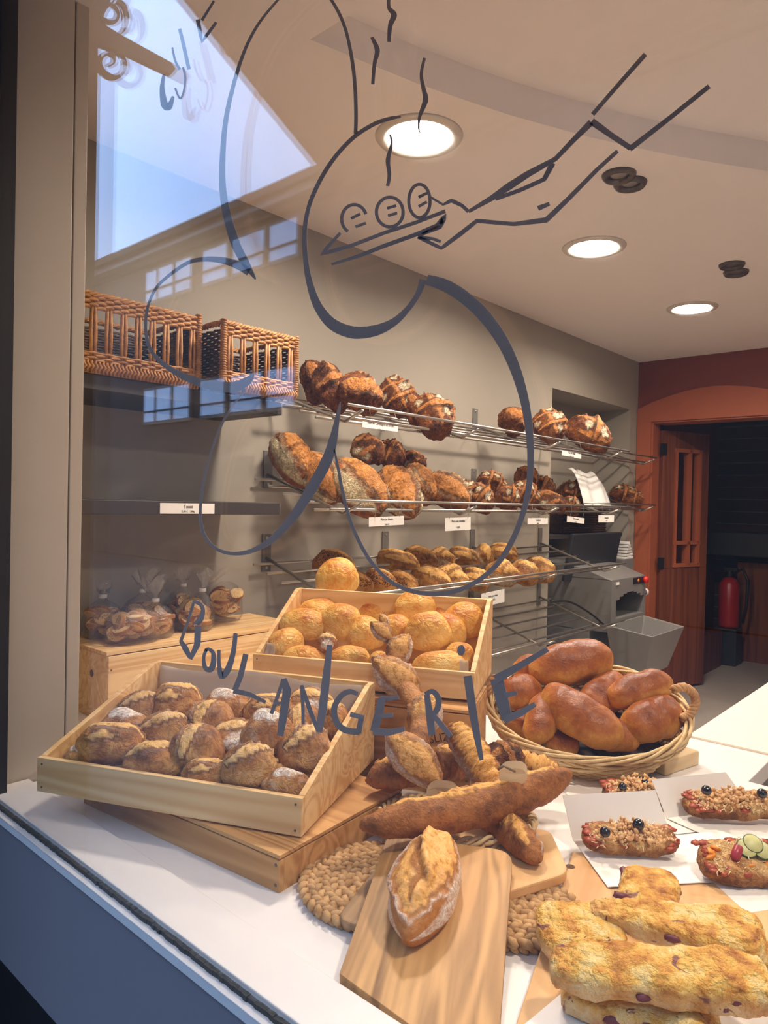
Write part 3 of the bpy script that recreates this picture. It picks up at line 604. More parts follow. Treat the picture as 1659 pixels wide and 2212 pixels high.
# front left: low base crate with the bin turned on it
BC0, BC1 = V((.709, 1.466, 0)), V((.768, .898, 0)); d, n = axes_from(BC0, BC1)
crate('low pine crate on the counter under the front bin of rustic rolls', BC0, d, .571, .36, CT, .058, 'pine_dark', th=.012)
t1, P1, L1 = bin_('front left slanted pine bin full of rustic rolls, turned on a low crate', at(79, 1709, z=.867), at(651, 1809, z=.867), .867, .0675, .178, .40)
# back: crate with the second bin
z2 = 1.0
t2, P2, L2 = bin_('back slanted pine bin heaped with golden round buns', at(545, 1467, z=z2), at(1024, 1514, z=z2), z2, .064, .199, .295)
q = at(1019, 1540, z=.99); d2, n2 = axes_from(at(545, 1467, z=z2), at(1024, 1514, z=z2)); q = V((q.x, q.y, 0))
tB, PB = crate('brown crate stamped with dark lettering under the back bin of golden buns', q-d2*.50, d2, .50, .235, CT, .188, 'pine_dark')
xx = d2; yy = ZZ; nn = -n2
text_mesh('stamp_print', 'PSLIZLA', .026, 'stamp', frame((xx+ZZ*.28).normalized(), (yy-xx*.28).normalized(), nn, PB(.436, -.0006, .128)), tB)
bm = newbm()
for k in range(14):
    a = PI*.15+PI*.7*k/13; b = PI*.15+PI*.7*(k+.9)/13
    tube(bm, [PB(.44+.045*math.cos(a), -.0006, .06+.04*math.sin(a)), PB(.44+.045*math.cos(b), -.0006, .06+.04*math.sin(b))], .0012, 4)
obj('stamp_print', bm, 'stamp', tB)
text_mesh('stamp_print', 'VINO', .016, 'stamp', frame(xx, yy, nn, PB(.44, -.0006, .082)), tB)
# left back: slatted crate with the bags of toast
CA = V((1.0, 1.93, 0))
tA, PA = crate('large pale slatted crate against the wall under the bags of toast', CA, V((1, 0, 0)), .735, .315, CT, .198, 'pine_y', slats=9)
bm = newbm(); lathe(bm, [(.011, 0), (.011, .0004), (0, .0005)], V((.9999, 2.03, .93)), 14, (-1, 0, 0)); obj('wood_knot', bm, 'stamp', tA)
# liners
def sheet(name, label, cat, pts2, mat, nu, nv, f, group=None):
    bm = newbm(); g = [[bm.verts.new(f(i/nu, j/nv)) for j in range(nv+1)] for i in range(nu+1)]
    for i in range(nu):
        for j in range(nv): bm.faces.new((g[i][j], g[i+1][j], g[i+1][j+1], g[i][j+1]))
    o = obj(name, bm, mat, None, True); s = o.modifiers.new('thickness', 'SOLIDIFY'); s.thickness = .0006
    return tag(o, label, cat, group)
def f1(u, v):
    x = .02+(L1-.045)*u; w = .03+.142*v
    return P1(x, .40-.016-.006*(1+noise.noise(V((u*5, v*3, 1))))-.012*(1-v), w+.012*noise.noise(V((u*3, 4, v))))
sheet('paper_liner', 'translucent baking paper standing against the back board of the front bin', 'paper', None, 'baking', 30, 10, f1)
for nm, u0, lb in (('a', .016, 'scrap of baking paper at the left front corner of the back bin'), ('b', L2-.05, 'scrap of baking paper at the right front corner of the back bin')):
    sheet('paper_liner', lb, 'paper', None, 'baking', 8, 8, lambda u, v: P2(u0+.03*u+.006*noise.noise(V((u*4, v*5, 3))), .02+.03*v*(1-u)+.01*u, .02+.065*v+.008*noise.noise(V((u*6, v*6, u0)))))
# ================================================================ bread
def ss(a, b, x): 
    t = max(0., min(1., (x-a)/(b-a))); return t*t*(3-2*t)
def loaf(name, mat, L, W, H, seed=0, p=2.2, q=2.0, nu=40, nv=30, base=.34, bend=0., scores=(), flours=(), lumpy=.05, rough=.008, fl0=0., fl_edge=0., boxy=1.0, taper=0., ears=.05, dome=.05, twist=0., ridges=()):
    """a loaf: long axis x, crust up z, resting on z=0.  scores: (x0,a0,x1,a1,width) on the crust (x in -1..1, a in -1..1 across)
    open as paler ragged bands with a raised ear; flours: the same kind of band, dusted"""
    bm = newbm(); lay = bm.loops.layers.color.new('Col'); cols = {}; rings = []; so = V((seed*5.13, seed*2.71, seed*9.37))
    def dist(x, a, s):
        P = V((x*L/2, a*W*.62)); A = V((s[0]*L/2, s[1]*W*.62)); B = V((s[2]*L/2, s[3]*W*.62)); d = B-A; t = max(0, min(1, (P-A).dot(d)/max(d.length_squared, 1e-9))); e = P-(A+d*t)
        return e.length/(s[4]*W*(.55+.45*math.sin(PI*min(1, max(0, t))))+1e-6), (d.x*e.y-d.y*e.x)
    for i in range(nu+1):
        s = -math.cos(PI*i/nu); r = max(0, 1-abs(s)**p)**(1/q); x = s*L/2; ring = []
        wv = 1-taper*s
        for j in range(nv if 0 < i < nu else 1):
            f = 2*PI*j/nv; c, sn = math.cos(f), math.sin(f)
            cc = math.copysign(abs(c)**boxy, c); sc2 = math.copysign(abs(sn)**boxy, sn)
            y = W/2*r*cc*wv; z = (H*(1-base)*r*sc2*wv) if sn > 0 else H*base*(r**.5)*max(-1, sc2*1.25)
            a = (math.degrees(math.atan2(abs(c), sn)) / 90.0)*(-1 if c < 0 else 1)
            P = V((x, y, z)); d = V((x/(L/2)*.6*W/L, c, sn)).normalized()
            k = lumpy*W*noise.noise(P*(2.6/W)+so) + rough*W*noise.fractal(P*(11/W)+so, .9, 2.1, 4)
            sv = 0.; fv = fl0*(.6+.6*noise.noise(P*(5/W)+so*1.7))
            jit = .22*noise.noise(P*(9/W)+so*2)
            if sn > -.35:
                for q_ in scores:
                    dd, side = dist(s, a, q_); dd += jit
                    if dd < 1.0:
                        v = ss(1.0, .72, dd); sv = max(sv, v); k += W*dome*(1-dd*dd)*v+W*.018*v*noise.fractal(P*(16/W)+so, .8, 2.2, 3)
                    if .72 < dd < 1.5:
                        e = math.exp(-((dd-1.04)/.16)**2); k += W*ears*e*(1.0 if side > 0 else .25); fv = max(fv, fl_edge*e); sv = max(0, sv-.4*e)
                for q_ in ridges:
                    dd, side = dist(s, a, q_); dd = dd+jit*.25
                    if dd < 1.6: k += W*q_[5]*(math.exp(-(dd/.55)**2) if side > 0 else math.exp(-(dd/.16)**2)); sv = max(0, sv-(.75*math.exp(-((dd-.45)/.22)**2) if side < 0 else 0))
                for q_ in flours:
                    dd, _ = dist(s, a, q_); dd += jit*.6
                    if dd < 1.0: fv = max(fv, ss(1.0, .7, dd))*(1-sv)
            P = P+d*k; y2 = P.y+bend*((s*s)-.35)*W; tw = twist*s
            ring.append((V((P.x, y2, P.z)), sv, max(0, min(1, fv)), z))
        rings.append(ring)
    zm = min(v[0].z for r_ in rings for v in r_); vv = []
    for r_ in rings:
        o = []
        for P, sv, fv, z in r_:
            b = bm.verts.new(P-V((0, 0, zm))); cols[b] = (sv, fv, max(0, min(1, (z+H*base)/H)), 1); o.append(b)
        vv.append(o)
    for A, B in zip(vv, vv[1:]):
        for j in range(nv):
            f = [A[j % len(A)]]+([A[(j+1) % nv]] if len(A) > 1 else [])+([B[(j+1) % nv]] if len(B) > 1 else [])+[B[j % len(B)]]
            f = list(dict.fromkeys(f)); bm.faces.new(f)
    for f in bm.faces:
        for l_ in f.loops: l_[lay] = cols[l_.vert]
    bmesh.ops.recalc_face_normals(bm, faces=bm.faces[:])
    me = bpy.data.meshes.new(name); bm.to_mesh(me); bm.free(); me.materials.append(M[mat]); me.polygons.foreach_set('use_smooth', [True]*len(me.polygons)); me['dims'] = (L, W, H)
    return me
def put(me, name, label, cat, group, base, v, n, size=None):
    """one loaf as a top-level thing: base point, long axis v, crust direction n, (length, width, height)"""
    n = n.normalized(); v = (v-n*v.dot(n)).normalized(); w = n.cross(v); L, W, H = me['dims']; s = [a/b for a, b in zip(size or (L, W, H), (L, W, H))]
    o = bpy.data.objects.new(name, me); COL.objects.link(o)
    o.matrix_basis = frame(v*s[0], w*s[1], n*s[2], base); return tag(o, label, cat, group)
VD = None
def put_px(me, name, label, cat, group, px, py, lpx, wpx, ang, n, h=None, sink=.5, lift=0., keep=None, kL=0, **pl):
    """centre of the loaf seen at a pixel, at a real place in the room (plane of the shelf or bin given by pl)"""
    n = n.normalized()
    if 'p0' in pl: c = at_plane(px, py, pl['p0'], pl['pn'])
    else: c = at(px, py, **pl)
    dp = depth(c); a = math.radians(ang); img = RT*math.cos(a)+UP*math.sin(a); view = (c-CAM).normalized(); k = view.dot(n)
    v = img-n*img.dot(n)
    v.normalize(); L = lpx*dp/FPX; W = wpx*dp/FPX
    H = h if h else me['dims'][2]/me['dims'][1]*W
    if keep is not None:                              # keep it behind the low front board of its bin
        r = (c-CAM).normalized()
        for _ in range(40):
            lc = keep.inverted() @ c
            if lc.y-W*.5 > .013 or lc.z-H*.42 < .008: break
            c = c+r*.003
        lc = keep.inverted() @ c; hx_ = max(L*abs(v.dot(keep.to_3x3().col[0])), W)*.46+.013; lc.x = min(max(lc.x, hx_), kL-hx_); c = keep @ lc
    return put(me, name, label, cat, group, c-n*H*sink+n*lift, v, n, (L, W, H))
CAMN = V((-FW.x, -FW.y, 0)).normalized()
# ---------------------------------------------------------------- variants
X4 = [(-.8, -.1, .8, .1, .16), (0, -.8, .1, .8, .14)]
ROLL = [loaf('rustic_roll', 'roll', .085, .074, .058, s, nu=48, nv=40, lumpy=.09, rough=.014, fl0=f*1.2, scores=sc_, flours=fw, fl_edge=.6, ears=.10, dome=.06) for s, f, sc_, fw in (
    (1, .35, [(-.8, .1, .8, -.1, .20)], [(-.3, -.7, .5, -.7, .3)]), (2, .5, [(-.6, -.5, .7, .1, .16)], [(-.5, .6, .6, .6, .3)]), (3, .15, [(-.8, .35, .8, .2, .24), (-.5, -.4, .3, -.3, .12)], []), (4, .55, [], [(-.2, 0, .4, .2, .4)]), (5, .25, [(-.7, -.2, .6, .5, .26)], [(-.6, .7, 0, .8, .25)]), (6, .4, [(-.2, -.7, .1, .8, .2)], []))]
BUN = [loaf('golden_bun', 'bun', .092, .086, .070, s, p=2.3, lumpy=.05, rough=.006, base=.36) for s in (11, 12, 13, 14)]
COUNTRY = [loaf('country_loaf', 'country', .21, .17, .12, s, nu=56, nv=44, lumpy=.10, rough=.035, fl0=.12, scores=sc_, flours=fw, ears=.09, dome=.04, fl_edge=.2) for s, sc_, fw in (
    (21, [(-.9, .05, .9, -.05, .13), (.0, -.9, .05, .9, .11)], []), (22, [(-.8, .3, .9, .35, .10), (-.8, -.35, .9, -.3, .10), (-.3, -.9, -.25, .9, .08), (.4, -.9, .38, .9, .08)], [(-.05, 0, .15, 0, .19), (-.7, .05, -.55, .05, .17), (.72, .0, .8, 0, .16), (.05, .85, .15, .85, .15)]),
    (23, [(-.9, -.2, .6, .4, .22), (-.2, -.9, .4, -.3, .12)], [(-.6, -.8, .3, -.8, .18)]), (24, [(-.7, .1, .8, .2, .12), (-.5, -.6, .7, -.5, .10), (.1, -.7, .1, .8, .10)], [(.3, -.2, .5, -.2, .17), (-.3, -.2, -.25, -.2, .18), (.4, .7, .55, .65, .16)]))]
LEVAIN = [loaf('levain_loaf', 'levain', .25, .16, .125, s, p=2.1, nu=60, nv=44, lumpy=.06, rough=.02, fl0=.08, scores=sc_, flours=fw, ears=.08, dome=.06, fl_edge=.75) for s, sc_, fw in (
    (31, [(-.85, -.15, .85, -.2, .34)], [(-.98, .66, .98, .62, .20), (-.9, -.95, .9, -.95, .18)]), (32, [(-.8, .30, .85, .28, .34)], [(-.98, -.62, .98, -.55, .24), (-.95, .9, .95, .9, .18)]), (33, [(-.85, -.15, .8, -.1, .3), (-.6, .45, .7, .4, .1)], [(-.95, .85, .95, .85, .24)]))]
SMALL = [loaf('small_loaf', 'tin', .16, .11, .09, s, nu=46, nv=36, lumpy=.08, rough=.02, fl0=f, scores=sc_, flours=fw, ears=.07, dome=.06, fl_edge=.5) for s, f, sc_, fw in (
    (41, .3, [(-.8, 0, .8, .05, .26)], [(-.8, .8, .8, .8, .24)]), (42, .5, [(-.7, -.3, .2, .4, .2), (0, -.4, .8, .3, .2)], [(-.8, -.85, .8, -.85, .22)]), (43, .2, [(-.8, .2, .8, .25, .2), (-.6, -.35, .7, -.3, .16)], []), (44, .7, [(-.6, 0, .6, 0, .15)], [(-.6, .5, .6, .5, .3)]))]
SEED = [loaf('seeded_loaf', 'seeded', .15, .105, .09, s, nu=44, nv=34, lumpy=.06, rough=.012, fl0=0, scores=sc_, ears=.07, dome=.05) for s, sc_ in ((51, [(-.7, .3, .7, .3, .14)]), (52, [(-.6, -.2, .7, .0, .16)]))]
MILK = [loaf('milk_bread', 'milk', .20, .10, .085, s, p=3.0, q=2.2, nu=48, nv=34, lumpy=.06, rough=.004, base=.40, bend=b) for s, b in ((61, .06), (62, -.05), (63, .1), (64, 0))]
STICK = [loaf('baguette', 'baguette', .46, .075, .062, s, p=3.2, q=1.5, nu=110, nv=36, lumpy=.08, rough=.03, fl0=f, bend=b, scores=sc_, ears=.10, dome=.07, flours=fw, fl_edge=.3) for s, f, b, sc_, fw in (
    (71, .05, .12, [(-.78, .25, -.1, -.05, .17), (-.2, .3, .42, -.02, .17), (.3, .25, .75, 0, .14)], [(-.9, -.8, .9, -.8, .2)]), (72, .5, -.1, [(-.8, .2, -.1, 0, .26), (.0, .2, .8, .0, .26)], [(-.9, .9, .9, .8, .3)]), (73, .1, .1, [(-.85, .15, .8, -.1, .42)], [(-.8, .9, .8, .9, .2)]))]
# ---------------------------------------------------------------- front bin: rustic rolls
dB = (at(651, 1809, z=.867)-at(79, 1709, z=.867)).normalized(); nB = V((-dB.y, dB.x, 0))
pa, pb = P1(L1/2, .02, .062), P1(L1/2, .36, .118); nR1 = dB.cross((pb-pa).normalized()); nR1 = nR1 if nR1.z > 0 else -nR1
rolls = [(296, 1528, 84, 66, -20, 1, 0, 'floury rustic roll highest up at the left end of the front bin'), (380, 1524, 94, 82, -20, 2, 0, 'round rustic roll against the baking paper, second from the left at the back'), (486, 1527, 94, 74, 28, 3, 0, 'rustic roll half dusted with flour leaning on the baking paper under the letter L'),
 (267, 1570, 99, 74, -15, 3, 0, 'big round floury roll in the second row at the left of the front bin'), (357, 1586, 100, 78, -48, 1, .008, 'pale split roll with a flour ring in the middle left of the front bin'), (453, 1569, 100, 90, -35, 5, .006, 'wrinkled brown roll in the middle of the front bin, below the letter L'),
 (583, 1540, 94, 70, 8, 2, 0, 'cracked roll at the back of the front bin behind the letter A'), (670, 1528, 90, 66, 10, 0, 0, 'roll at the back of the front bin behind the letter N'), (722, 1557, 66, 72, 60, 4, 0, 'roll wedged in the back right corner of the front bin behind the letter G'),
 (240, 1620, 124, 78, -14, 2, .012, 'long torn roll with a white floury end, front left of the front bin'), (170, 1628, 60, 46, 0, 3, -.006, 'small floury roll in the front left corner of the front bin'), (337, 1648, 120, 72, -24, 4, .004, 'long torn roll in the front row, right beside the white-ended one'),
 (426, 1628, 102, 92, -30, 5, .012, 'dark folded roll in the centre of the front bin'), (444, 1670, 90, 60, -12, 2, -.004, 'low roll with an open split against the front board, left of centre'), (510, 1597, 100, 66, 62, 0, .0, 'upright torn roll squeezed between two rounder ones in the centre right of the front bin'),
 (580, 1602, 96, 92, 20, 3, .020, 'smooth brown roll under the foot of the letter A'), (652, 1570, 84, 78, 30, 5, .006, 'round speckled roll behind the foot of the letter N'), (537, 1667, 100, 86, -20, 1, .014, 'round floury roll standing highest along the front board'),
 (667, 1632, 96, 92, 35, 1, .014, 'crossed floury roll near the right side board of the front bin'), (620, 1692, 88, 58, 10, 3, .0, 'whitest floury roll in the front right corner of the front bin'), (598, 1660, 60, 50, 0, 4, -.02, 'dark roll buried between the front row and the right side of the front bin'), (312, 1616, 66, 46, -25, 3, -.008, 'half hidden floury roll between the two long torn rolls and the middle row')]
for px, py, l, w, a, k, lf, lb in rolls: put_px(ROLL[k], 'rustic_roll', lb, 'bread roll', 'rustic rolls in the front bin', px, py, l*1.2, w*1.2, a, nR1, lift=lf, keep=t1.matrix_basis, kL=L1, p0=P1(L1/2, .19, .098), pn=nR1)
# ---------------------------------------------------------------- back bin: golden buns
pa, pb = P2(L2/2, .02, .062), P2(L2/2, .26, .125); dR = d2; nR2 = dR.cross((pb-pa).normalized()); nR2 = nR2 if nR2.z > 0 else -nR2
buns = [(731, 1285, 88, 84, 0, 0, .06, 'topmost golden bun, darker orange, standing above the back edge of the back bin'), (663, 1322, 92, 66, 10, 1, .0, 'golden bun at the back left of the back bin'), (651, 1361, 104, 70, -6, 2, .02, 'oval golden bun at the left, below the back left one'), (737, 1358, 90, 82, -30, 3, .022, 'golden bun right under the topmost one'),
 (810, 1318, 84, 62, 0, 1, .0, 'golden bun against the back board in the middle of the back bin'), (590, 1384, 80, 62, 75, 0, -.002, 'golden bun squeezed against the left side board of the back bin'), (656, 1417, 96, 64, 0, 2, -.008, 'golden bun low behind the front board, leftmost in the front row'), (754, 1418, 92, 64, -4, 3, -.008, 'golden bun low behind the front board, second from the left'),
 (788, 1364, 86, 74, -50, 2, .0, 'golden bun half hidden behind the tip of the ear-shaped bread'), (854, 1358, 74, 66, -30, 0, .0, 'golden bun just right of the top tip of the ear-shaped bread'), (901, 1330, 96, 84, 25, 3, .022, 'large golden bun at the back right, below the drawn curve'), (925, 1381, 94, 84, 40, 1, .026, 'large golden bun at the front right, beside the ear-shaped bread'),
 (968, 1365, 76, 72, -40, 2, .008, 'golden bun tucked behind the large front right one'), (1002, 1344, 88, 80, -35, 0, .008, 'golden bun in the back right corner of the back bin'), (950, 1432, 116, 66, -6, 1, -.006, 'reddish golden bun low behind the front board at the right'), (993, 1408, 64, 62, 0, 3, -.010, 'reddish bun in the front right corner next to the paper scrap'), (818, 1420, 50, 52, 0, 0, -.014, 'small glimpse of a bun low behind the ear-shaped bread'), (947, 1330, 60, 70, 60, 2, -.004, 'bun mostly hidden between the two at the back right')]
for px, py, l, w, a, k, lf, lb in buns: put_px(BUN[k], 'golden_bun', lb, 'bun', 'golden buns in the back bin', px, py, l*1.06, w*1.08, a, nR2, lift=lf, keep=t2.matrix_basis, kL=L2, p0=P2(L2/2, .15, .100), pn=nR2)
put_px(ROLL[0], 'rustic_roll', 'small floury roll glimpsed under the buns at the left of the back bin', 'bread roll', None, 707, 1390, 44, 44, 0, nR2, p0=P2(L2/2, .15, .105), pn=nR2)
# ---------------------------------------------------------------- rack loaves
def rackrow(rows, z0, meshes, name, cat, group, wall=WY):
    for px, py, l, w, a, k, y, tilt, hh, lb in rows:
        n = V((-.35, -math.sin(math.radians(tilt)), math.cos(math.radians(tilt))*1.0))
        put_px(meshes[k], name, lb, cat, group, px, py, l, w, a, n, h=hh, Y=y)
rackrow([(680, 824, 100, 62, 98, 2, 2.12, 70, .12, 'dark country loaf standing at the left end of the top rack'), (714, 836, 116, 66, 108, 0, 2.02, 60, .12, 'cracked country loaf, second from the left on the top rack'), (775, 850, 108, 90, 150, 2, 1.92, 55, .13, 'largest cracked country loaf, left part of the top rack'), (858, 858, 92, 78, 112, 1, 2.02, 60, .12, 'floury patched country loaf, fourth on the top rack'), (894, 884, 74, 50, 100, 2, 1.94, 55, .1, 'country loaf half hidden behind the patched one nearest the price card'), (936, 896, 112, 86, 96, 3, 1.84, 55, .12, 'country loaf with pale floury squares, rightmost of the left group on the top rack'),
 (1107, 910, 66, 58, 110, 2, 2.02, 60, .14, 'brown country loaf, left one of the three at the right of the top rack'), (1186, 921, 76, 74, 100, 1, 1.92, 55, .14, 'country loaf with floury squares, middle of the right-hand three on the top rack'), (1272, 936, 108, 74, -24, 3, 1.86, 50, .15, 'long blistered country loaf at the right end of the top rack')], 1.888, COUNTRY, 'country_loaf', 'loaf', 'country loaves on the top rack')
rackrow([(634, 992, 140, 84, 112, 0, 2.10, 52, .13, 'dark levain loaf with a wide floury band at the left end of the second rack'), (692, 1026, 138, 88, 112, 1, 2.02, 50, .13, 'levain loaf with floury edge, second from the left on the second rack'), (772, 1050, 156, 104, -58, 1, 1.90, 48, .13, 'big levain loaf with a broad floury left side, third on the second rack'), (862, 1060, 132, 100, -75, 0, 1.90, 48, .13, 'big round levain loaf with a floury rim, fourth on the second rack'), (908, 1044, 100, 68, 108, 2, 1.98, 50, .12, 'levain loaf tucked behind the fourth one on the second rack'), (966, 1060, 112, 78, -42, 2, 1.90, 45, .12, 'rough levain loaf just left of the hand-lettered price card')], 1.555, LEVAIN, 'levain_loaf', 'loaf', 'levain loaves on the second rack')
rackrow([(795, 974, 76, 64, -35, 2, 2.14, 35, .11, 'dark loaf at the back of the second rack above the big floury-striped one'), (843, 982, 70, 50, -38, 0, 2.14, 35, .11, 'dark loaf at the back of the second rack, second of the back row'), (893, 1002, 60, 40, -30, 2, 2.14, 30, .1, 'dark loaf at the back of the second rack, third of the back row'),
 (1000, 1068, 58, 70, 100, 1, 1.93, 45, .11, 'patched brown loaf just right of the rough levain loaf'), (1036, 1075, 74, 56, -50, 3, 1.87, 48, .11, 'loaf with a floury lozenge on the second rack, above the hand-lettered card'), (1062, 1045, 66, 42, -20, 1, 2.04, 45, .1, 'brown loaf with a floury square in the second row, middle of the second rack'), (1096, 1076, 60, 50, -10, 3, 1.88, 45, .11, 'loaf with a pale square patch at the middle right of the second rack'), (1132, 1072, 68, 54, -30, 1, 1.90, 45, .12, 'dark loaf with floury patch behind the drawn curve on the second rack'), (1137, 1034, 56, 50, 100, 2, 2.14, 40, .13, 'almost black round loaf at the back of the second rack'), (1172, 1054, 54, 36, -35, 0, 2.06, 35, .11, 'dark brown loaf leaning below the almost black one'), (1184, 1087, 82, 36, -14, 2, 1.87, 35, .11, 'flat rough loaf near the right end of the second rack'), (1232, 1094, 46, 30, -32, 3, 1.86, 35, .1, 'last floury loaf at the right end of the second rack')], 1.555, COUNTRY, 'country_loaf', 'loaf', 'country loaves on the second rack')
rackrow([(1234, 1066, 64, 42, -22, 3, 2.36, 40, .15, 'patched loaf left of the white cloth in the niche'), (1335, 1049, 66, 22, -4, 0, 2.44, 25, .12, 'dark loaf behind the white cloth in the niche'), (1352, 1073, 70, 38, -14, 1, 2.28, 35, .14, 'criss-cross scored loaf right of the white cloth in the niche')], 1.575, COUNTRY, 'country_loaf', 'loaf', 'country loaves in the niche')
rackrow([(722, 1220, 96, 72, -28, 0, 2.14, 32, .10, 'large seeded loaf at the left of the third rack'), (763, 1254, 92, 52, -28, 1, 2.0, 32, .09, 'poppy-seeded loaf just above the back bin, leftmost of three'), (820, 1256, 80, 52, -30, 0, 1.98, 32, .09, 'poppy-seeded loaf just above the back bin, middle of three'), (867, 1256, 76, 54, -32, 1, 1.97, 32, .09, 'poppy-seeded loaf just above the back bin, rightmost of three')], 1.22, SEED, 'seeded_loaf', 'loaf', 'seeded loaves on the third rack')
rackrow([(861, 1212, 96, 52, -22, 2, 2.14, 32, .09, 'brown split loaf at the back of the third rack, leftmost of the back row'), (908, 1204, 78, 46, -30, 0, 2.15, 32, .09, 'brown split loaf at the back of the third rack, second of the back row'), (953, 1205, 64, 42, -22, 1, 2.15, 32, .09, 'paler loaf at the back of the third rack, third of the back row'), (1002, 1205, 72, 46, -30, 2, 2.15, 32, .1, 'striped brown loaf at the back of the third rack, fourth of the back row'), (1045, 1200, 50, 46, 90, 0, 2.15, 32, .1, 'dark round loaf at the back of the third rack below a wall bracket'), (1088, 1196, 66, 44, -20, 2, 2.15, 32, .11, 'darkest long loaf at the right end of the back row of the third rack'),
 (932, 1252, 92, 60, -28, 0, 1.95, 35, .09, 'smooth pale loaf in the front row of the third rack, right of the seeded ones'), (976, 1246, 76, 60, -40, 1, 1.93, 35, .09, 'golden cracked loaf behind the lowest point of the drawn curve'), (1027, 1250, 66, 54, -25, 2, 1.90, 35, .09, 'small golden loaf right of the lowest point of the drawn curve'), (1085, 1238, 76, 58, -20, 1, 1.89, 35, .11, 'golden loaf with floury stripes near the right end of the third rack'), (1134, 1236, 66, 58, -35, 3, 1.89, 35, .11, 'floury round loaf second from the right end of the third rack'), (1166, 1229, 74, 54, -35, 3, 1.95, 35, .12, 'floury loaf at the right end of the third rack')], 1.22, SMALL, 'small_loaf', 'loaf', 'small loaves on the third rack')
# white cloth draped over the niche rack
def fc(u, v):
    a = at(1225+58*u, 1012+10*u, Y=2.40); b = at(1262+64*u, 1092+8*u, Y=2.16); p = a*(1-v)+b*v
    return p+V((0, 0, .06*math.sin(PI*v)+.012*math.sin(u*17+v*3)))+V((0, -.015*math.sin(u*11), 0))
sheet('tea_towel', 'white cloth with grey stripes draped over the loaves in the niche', 'cloth', None, 'cloth', 26, 16, fc)
# ================================================================ boards, mats and loaves at the front
def put_ends(me, name, label, cat, group, A, B, W, H, n=ZZ, ctr=.5):
    v = B-A; n = (n-v.normalized()*n.dot(v.normalized())).normalized(); c = A+v*.5
    return put(me, name, label, cat, group, c-n*H*ctr, v, n, (v.length, W, H))
def rounded(pts, r, seg=6):
    out = []; N = len(pts)
    for i in range(N):
        p, a, b = pts[i], pts[i-1], pts[(i+1) % N]; rr = r[i] if isinstance(r, (list, tuple)) else r
        if rr <= 0: out.append(p); continue
        da, db = (a-p).normalized(), (b-p).normalized(); p0, p1 = p+da*rr, p+db*rr
        for k in range(seg+1):
            t = k/seg; out.append(p0*(1-t)**2+p*2*t*(1-t)+p1*t*t)
    return out
def board_mesh(bm, pts, th): prism(bm, pts, ZZ, th)
# main board, tilted on the mats, cut off along the ledge
zt, zb = .866, .818
TL, TR = at(838, 1803, z=zt), at(1108, 1838, z=zt)
dn_ = (at(726, 2112, z=zb)-TL)
BLb = at(726, 2112, z=zb); t_ = (TR-TL); BRb = V((.757, BLb.y-.205, zb))
BRb = TR+(BLb-TL)*((TR.x-.679)/(TL.x-BLb.x)); BRb.z = zb
mb = thing('cutting_board', 'wide rounded wooden cutting board in front, with the single crusty loaf on it', 'cutting board', mat=frame((TL-BLb).normalized(), (TR-BRb).cross((TL-BLb)).normalized() if False else V((-(TL-BLb).normalized().y, (TL-BLb).normalized().x, 0)).normalized(), ZZ, (TL+BRb)/2-V((0, 0, .02))))
nB_ = (TR-TL).cross(BLb-TL).normalized(); nB_ = nB_ if nB_.z > 0 else -nB_
def onb(p): return p-ZZ*((p-TL).dot(nB_)/nB_.z)
eX = .676
pA = BLb; s_ = (eX-BRb.x)/(TR.x-BRb.x) if BRb.x < eX else 0
poly = rounded([onb(TL), onb(TR), onb(BRb), onb(BLb)], [.02, .035, .004, .004])
poly = [p if p.x >= eX else onb(V((eX, p.y, 0))) for p in poly]
bm = newbm(); prism(bm, poly, -nB_, .017); obj('board', bm, 'board', mb, bevel=.003)
def cboard(label, P, hdir, hpx, mat, th=.016, zc=.83, hw=.026, hl=.07, cord=False, loc=None):
    d_ = (P[len(P)//4]-P[0]); d_ = hdir; t = thing('cutting_board', label, 'cutting board', mat=frame(d_, V((-d_.y, d_.x, 0)), ZZ, P[0]))
    bm = newbm(); prism(bm, P, -ZZ, th); obj('board', bm, mat, t, bevel=.003)
    return t
# weathered board under it to the left
c2 = at(722, 1984, z=.824); e_up = (TL-BLb); e_up.z = 0; e_up.normalize(); e_ac = V((e_up.y, -e_up.x, 0)); 
u2 = (e_up*math.cos(.16)+e_ac*math.sin(.16)).normalized(); a2 = V((u2.y, -u2.x, 0))
b2 = cboard('weathered greyish cutting board sticking out at the left under the front board', rounded([c2, c2+u2*.30, c2+u2*.30+a2*.20, c2+a2*.20], .03), u2, None, 'board_grey', .012)
for v in []: pass
# pale board to the right with the dark baguette end on it
c3 = at(1188, 1790, z=.838); u3 = V((-e_ac.x*.2+e_up.x, -e_ac.y*.2+e_up.y, 0)).normalized(); a3 = V((u3.y, -u3.x, 0))
b3 = cboard('pale cutting board showing its rounded corner right of the front board', rounded([c3, c3-a3*.19, c3-a3*.19-u3*.27, c3-u3*.16], .028), u3, None, 'board_pale', .018)
def tongue(label, pts, mat, cordpts=None):
    t = thing('board_handle', label, 'board handle', pts[0]); bm = newbm(); prism(bm, rounded(pts, .022), -ZZ, .014); obj('handle', bm, mat, t, bevel=.002)
    if cordpts: bm = newbm(); tube(bm, cordpts, .0025, 6); obj('leather_cord', bm, 'cord', t, True)
    return t
zh = .945
tongue('bare wooden board handle poking up behind the middle of the long baguette', [at(917, 1728, z=.885), at(927, 1683, z=.925), at(990, 1688, z=.925), at(985, 1728, z=.885)], 'handle_wood')
tongue('round wooden board handle with a leather cord behind the right half of the long baguette', [at(1078, 1684, z=.950), at(1080, 1643, z=.985), at(1140, 1643, z=.985), at(1138, 1680, z=.950)], 'handle_wood', [at(1112, 1666, z=.969), at(1102, 1661, z=.977), at(1088, 1654, z=.981), at(1076, 1662, z=.97)])
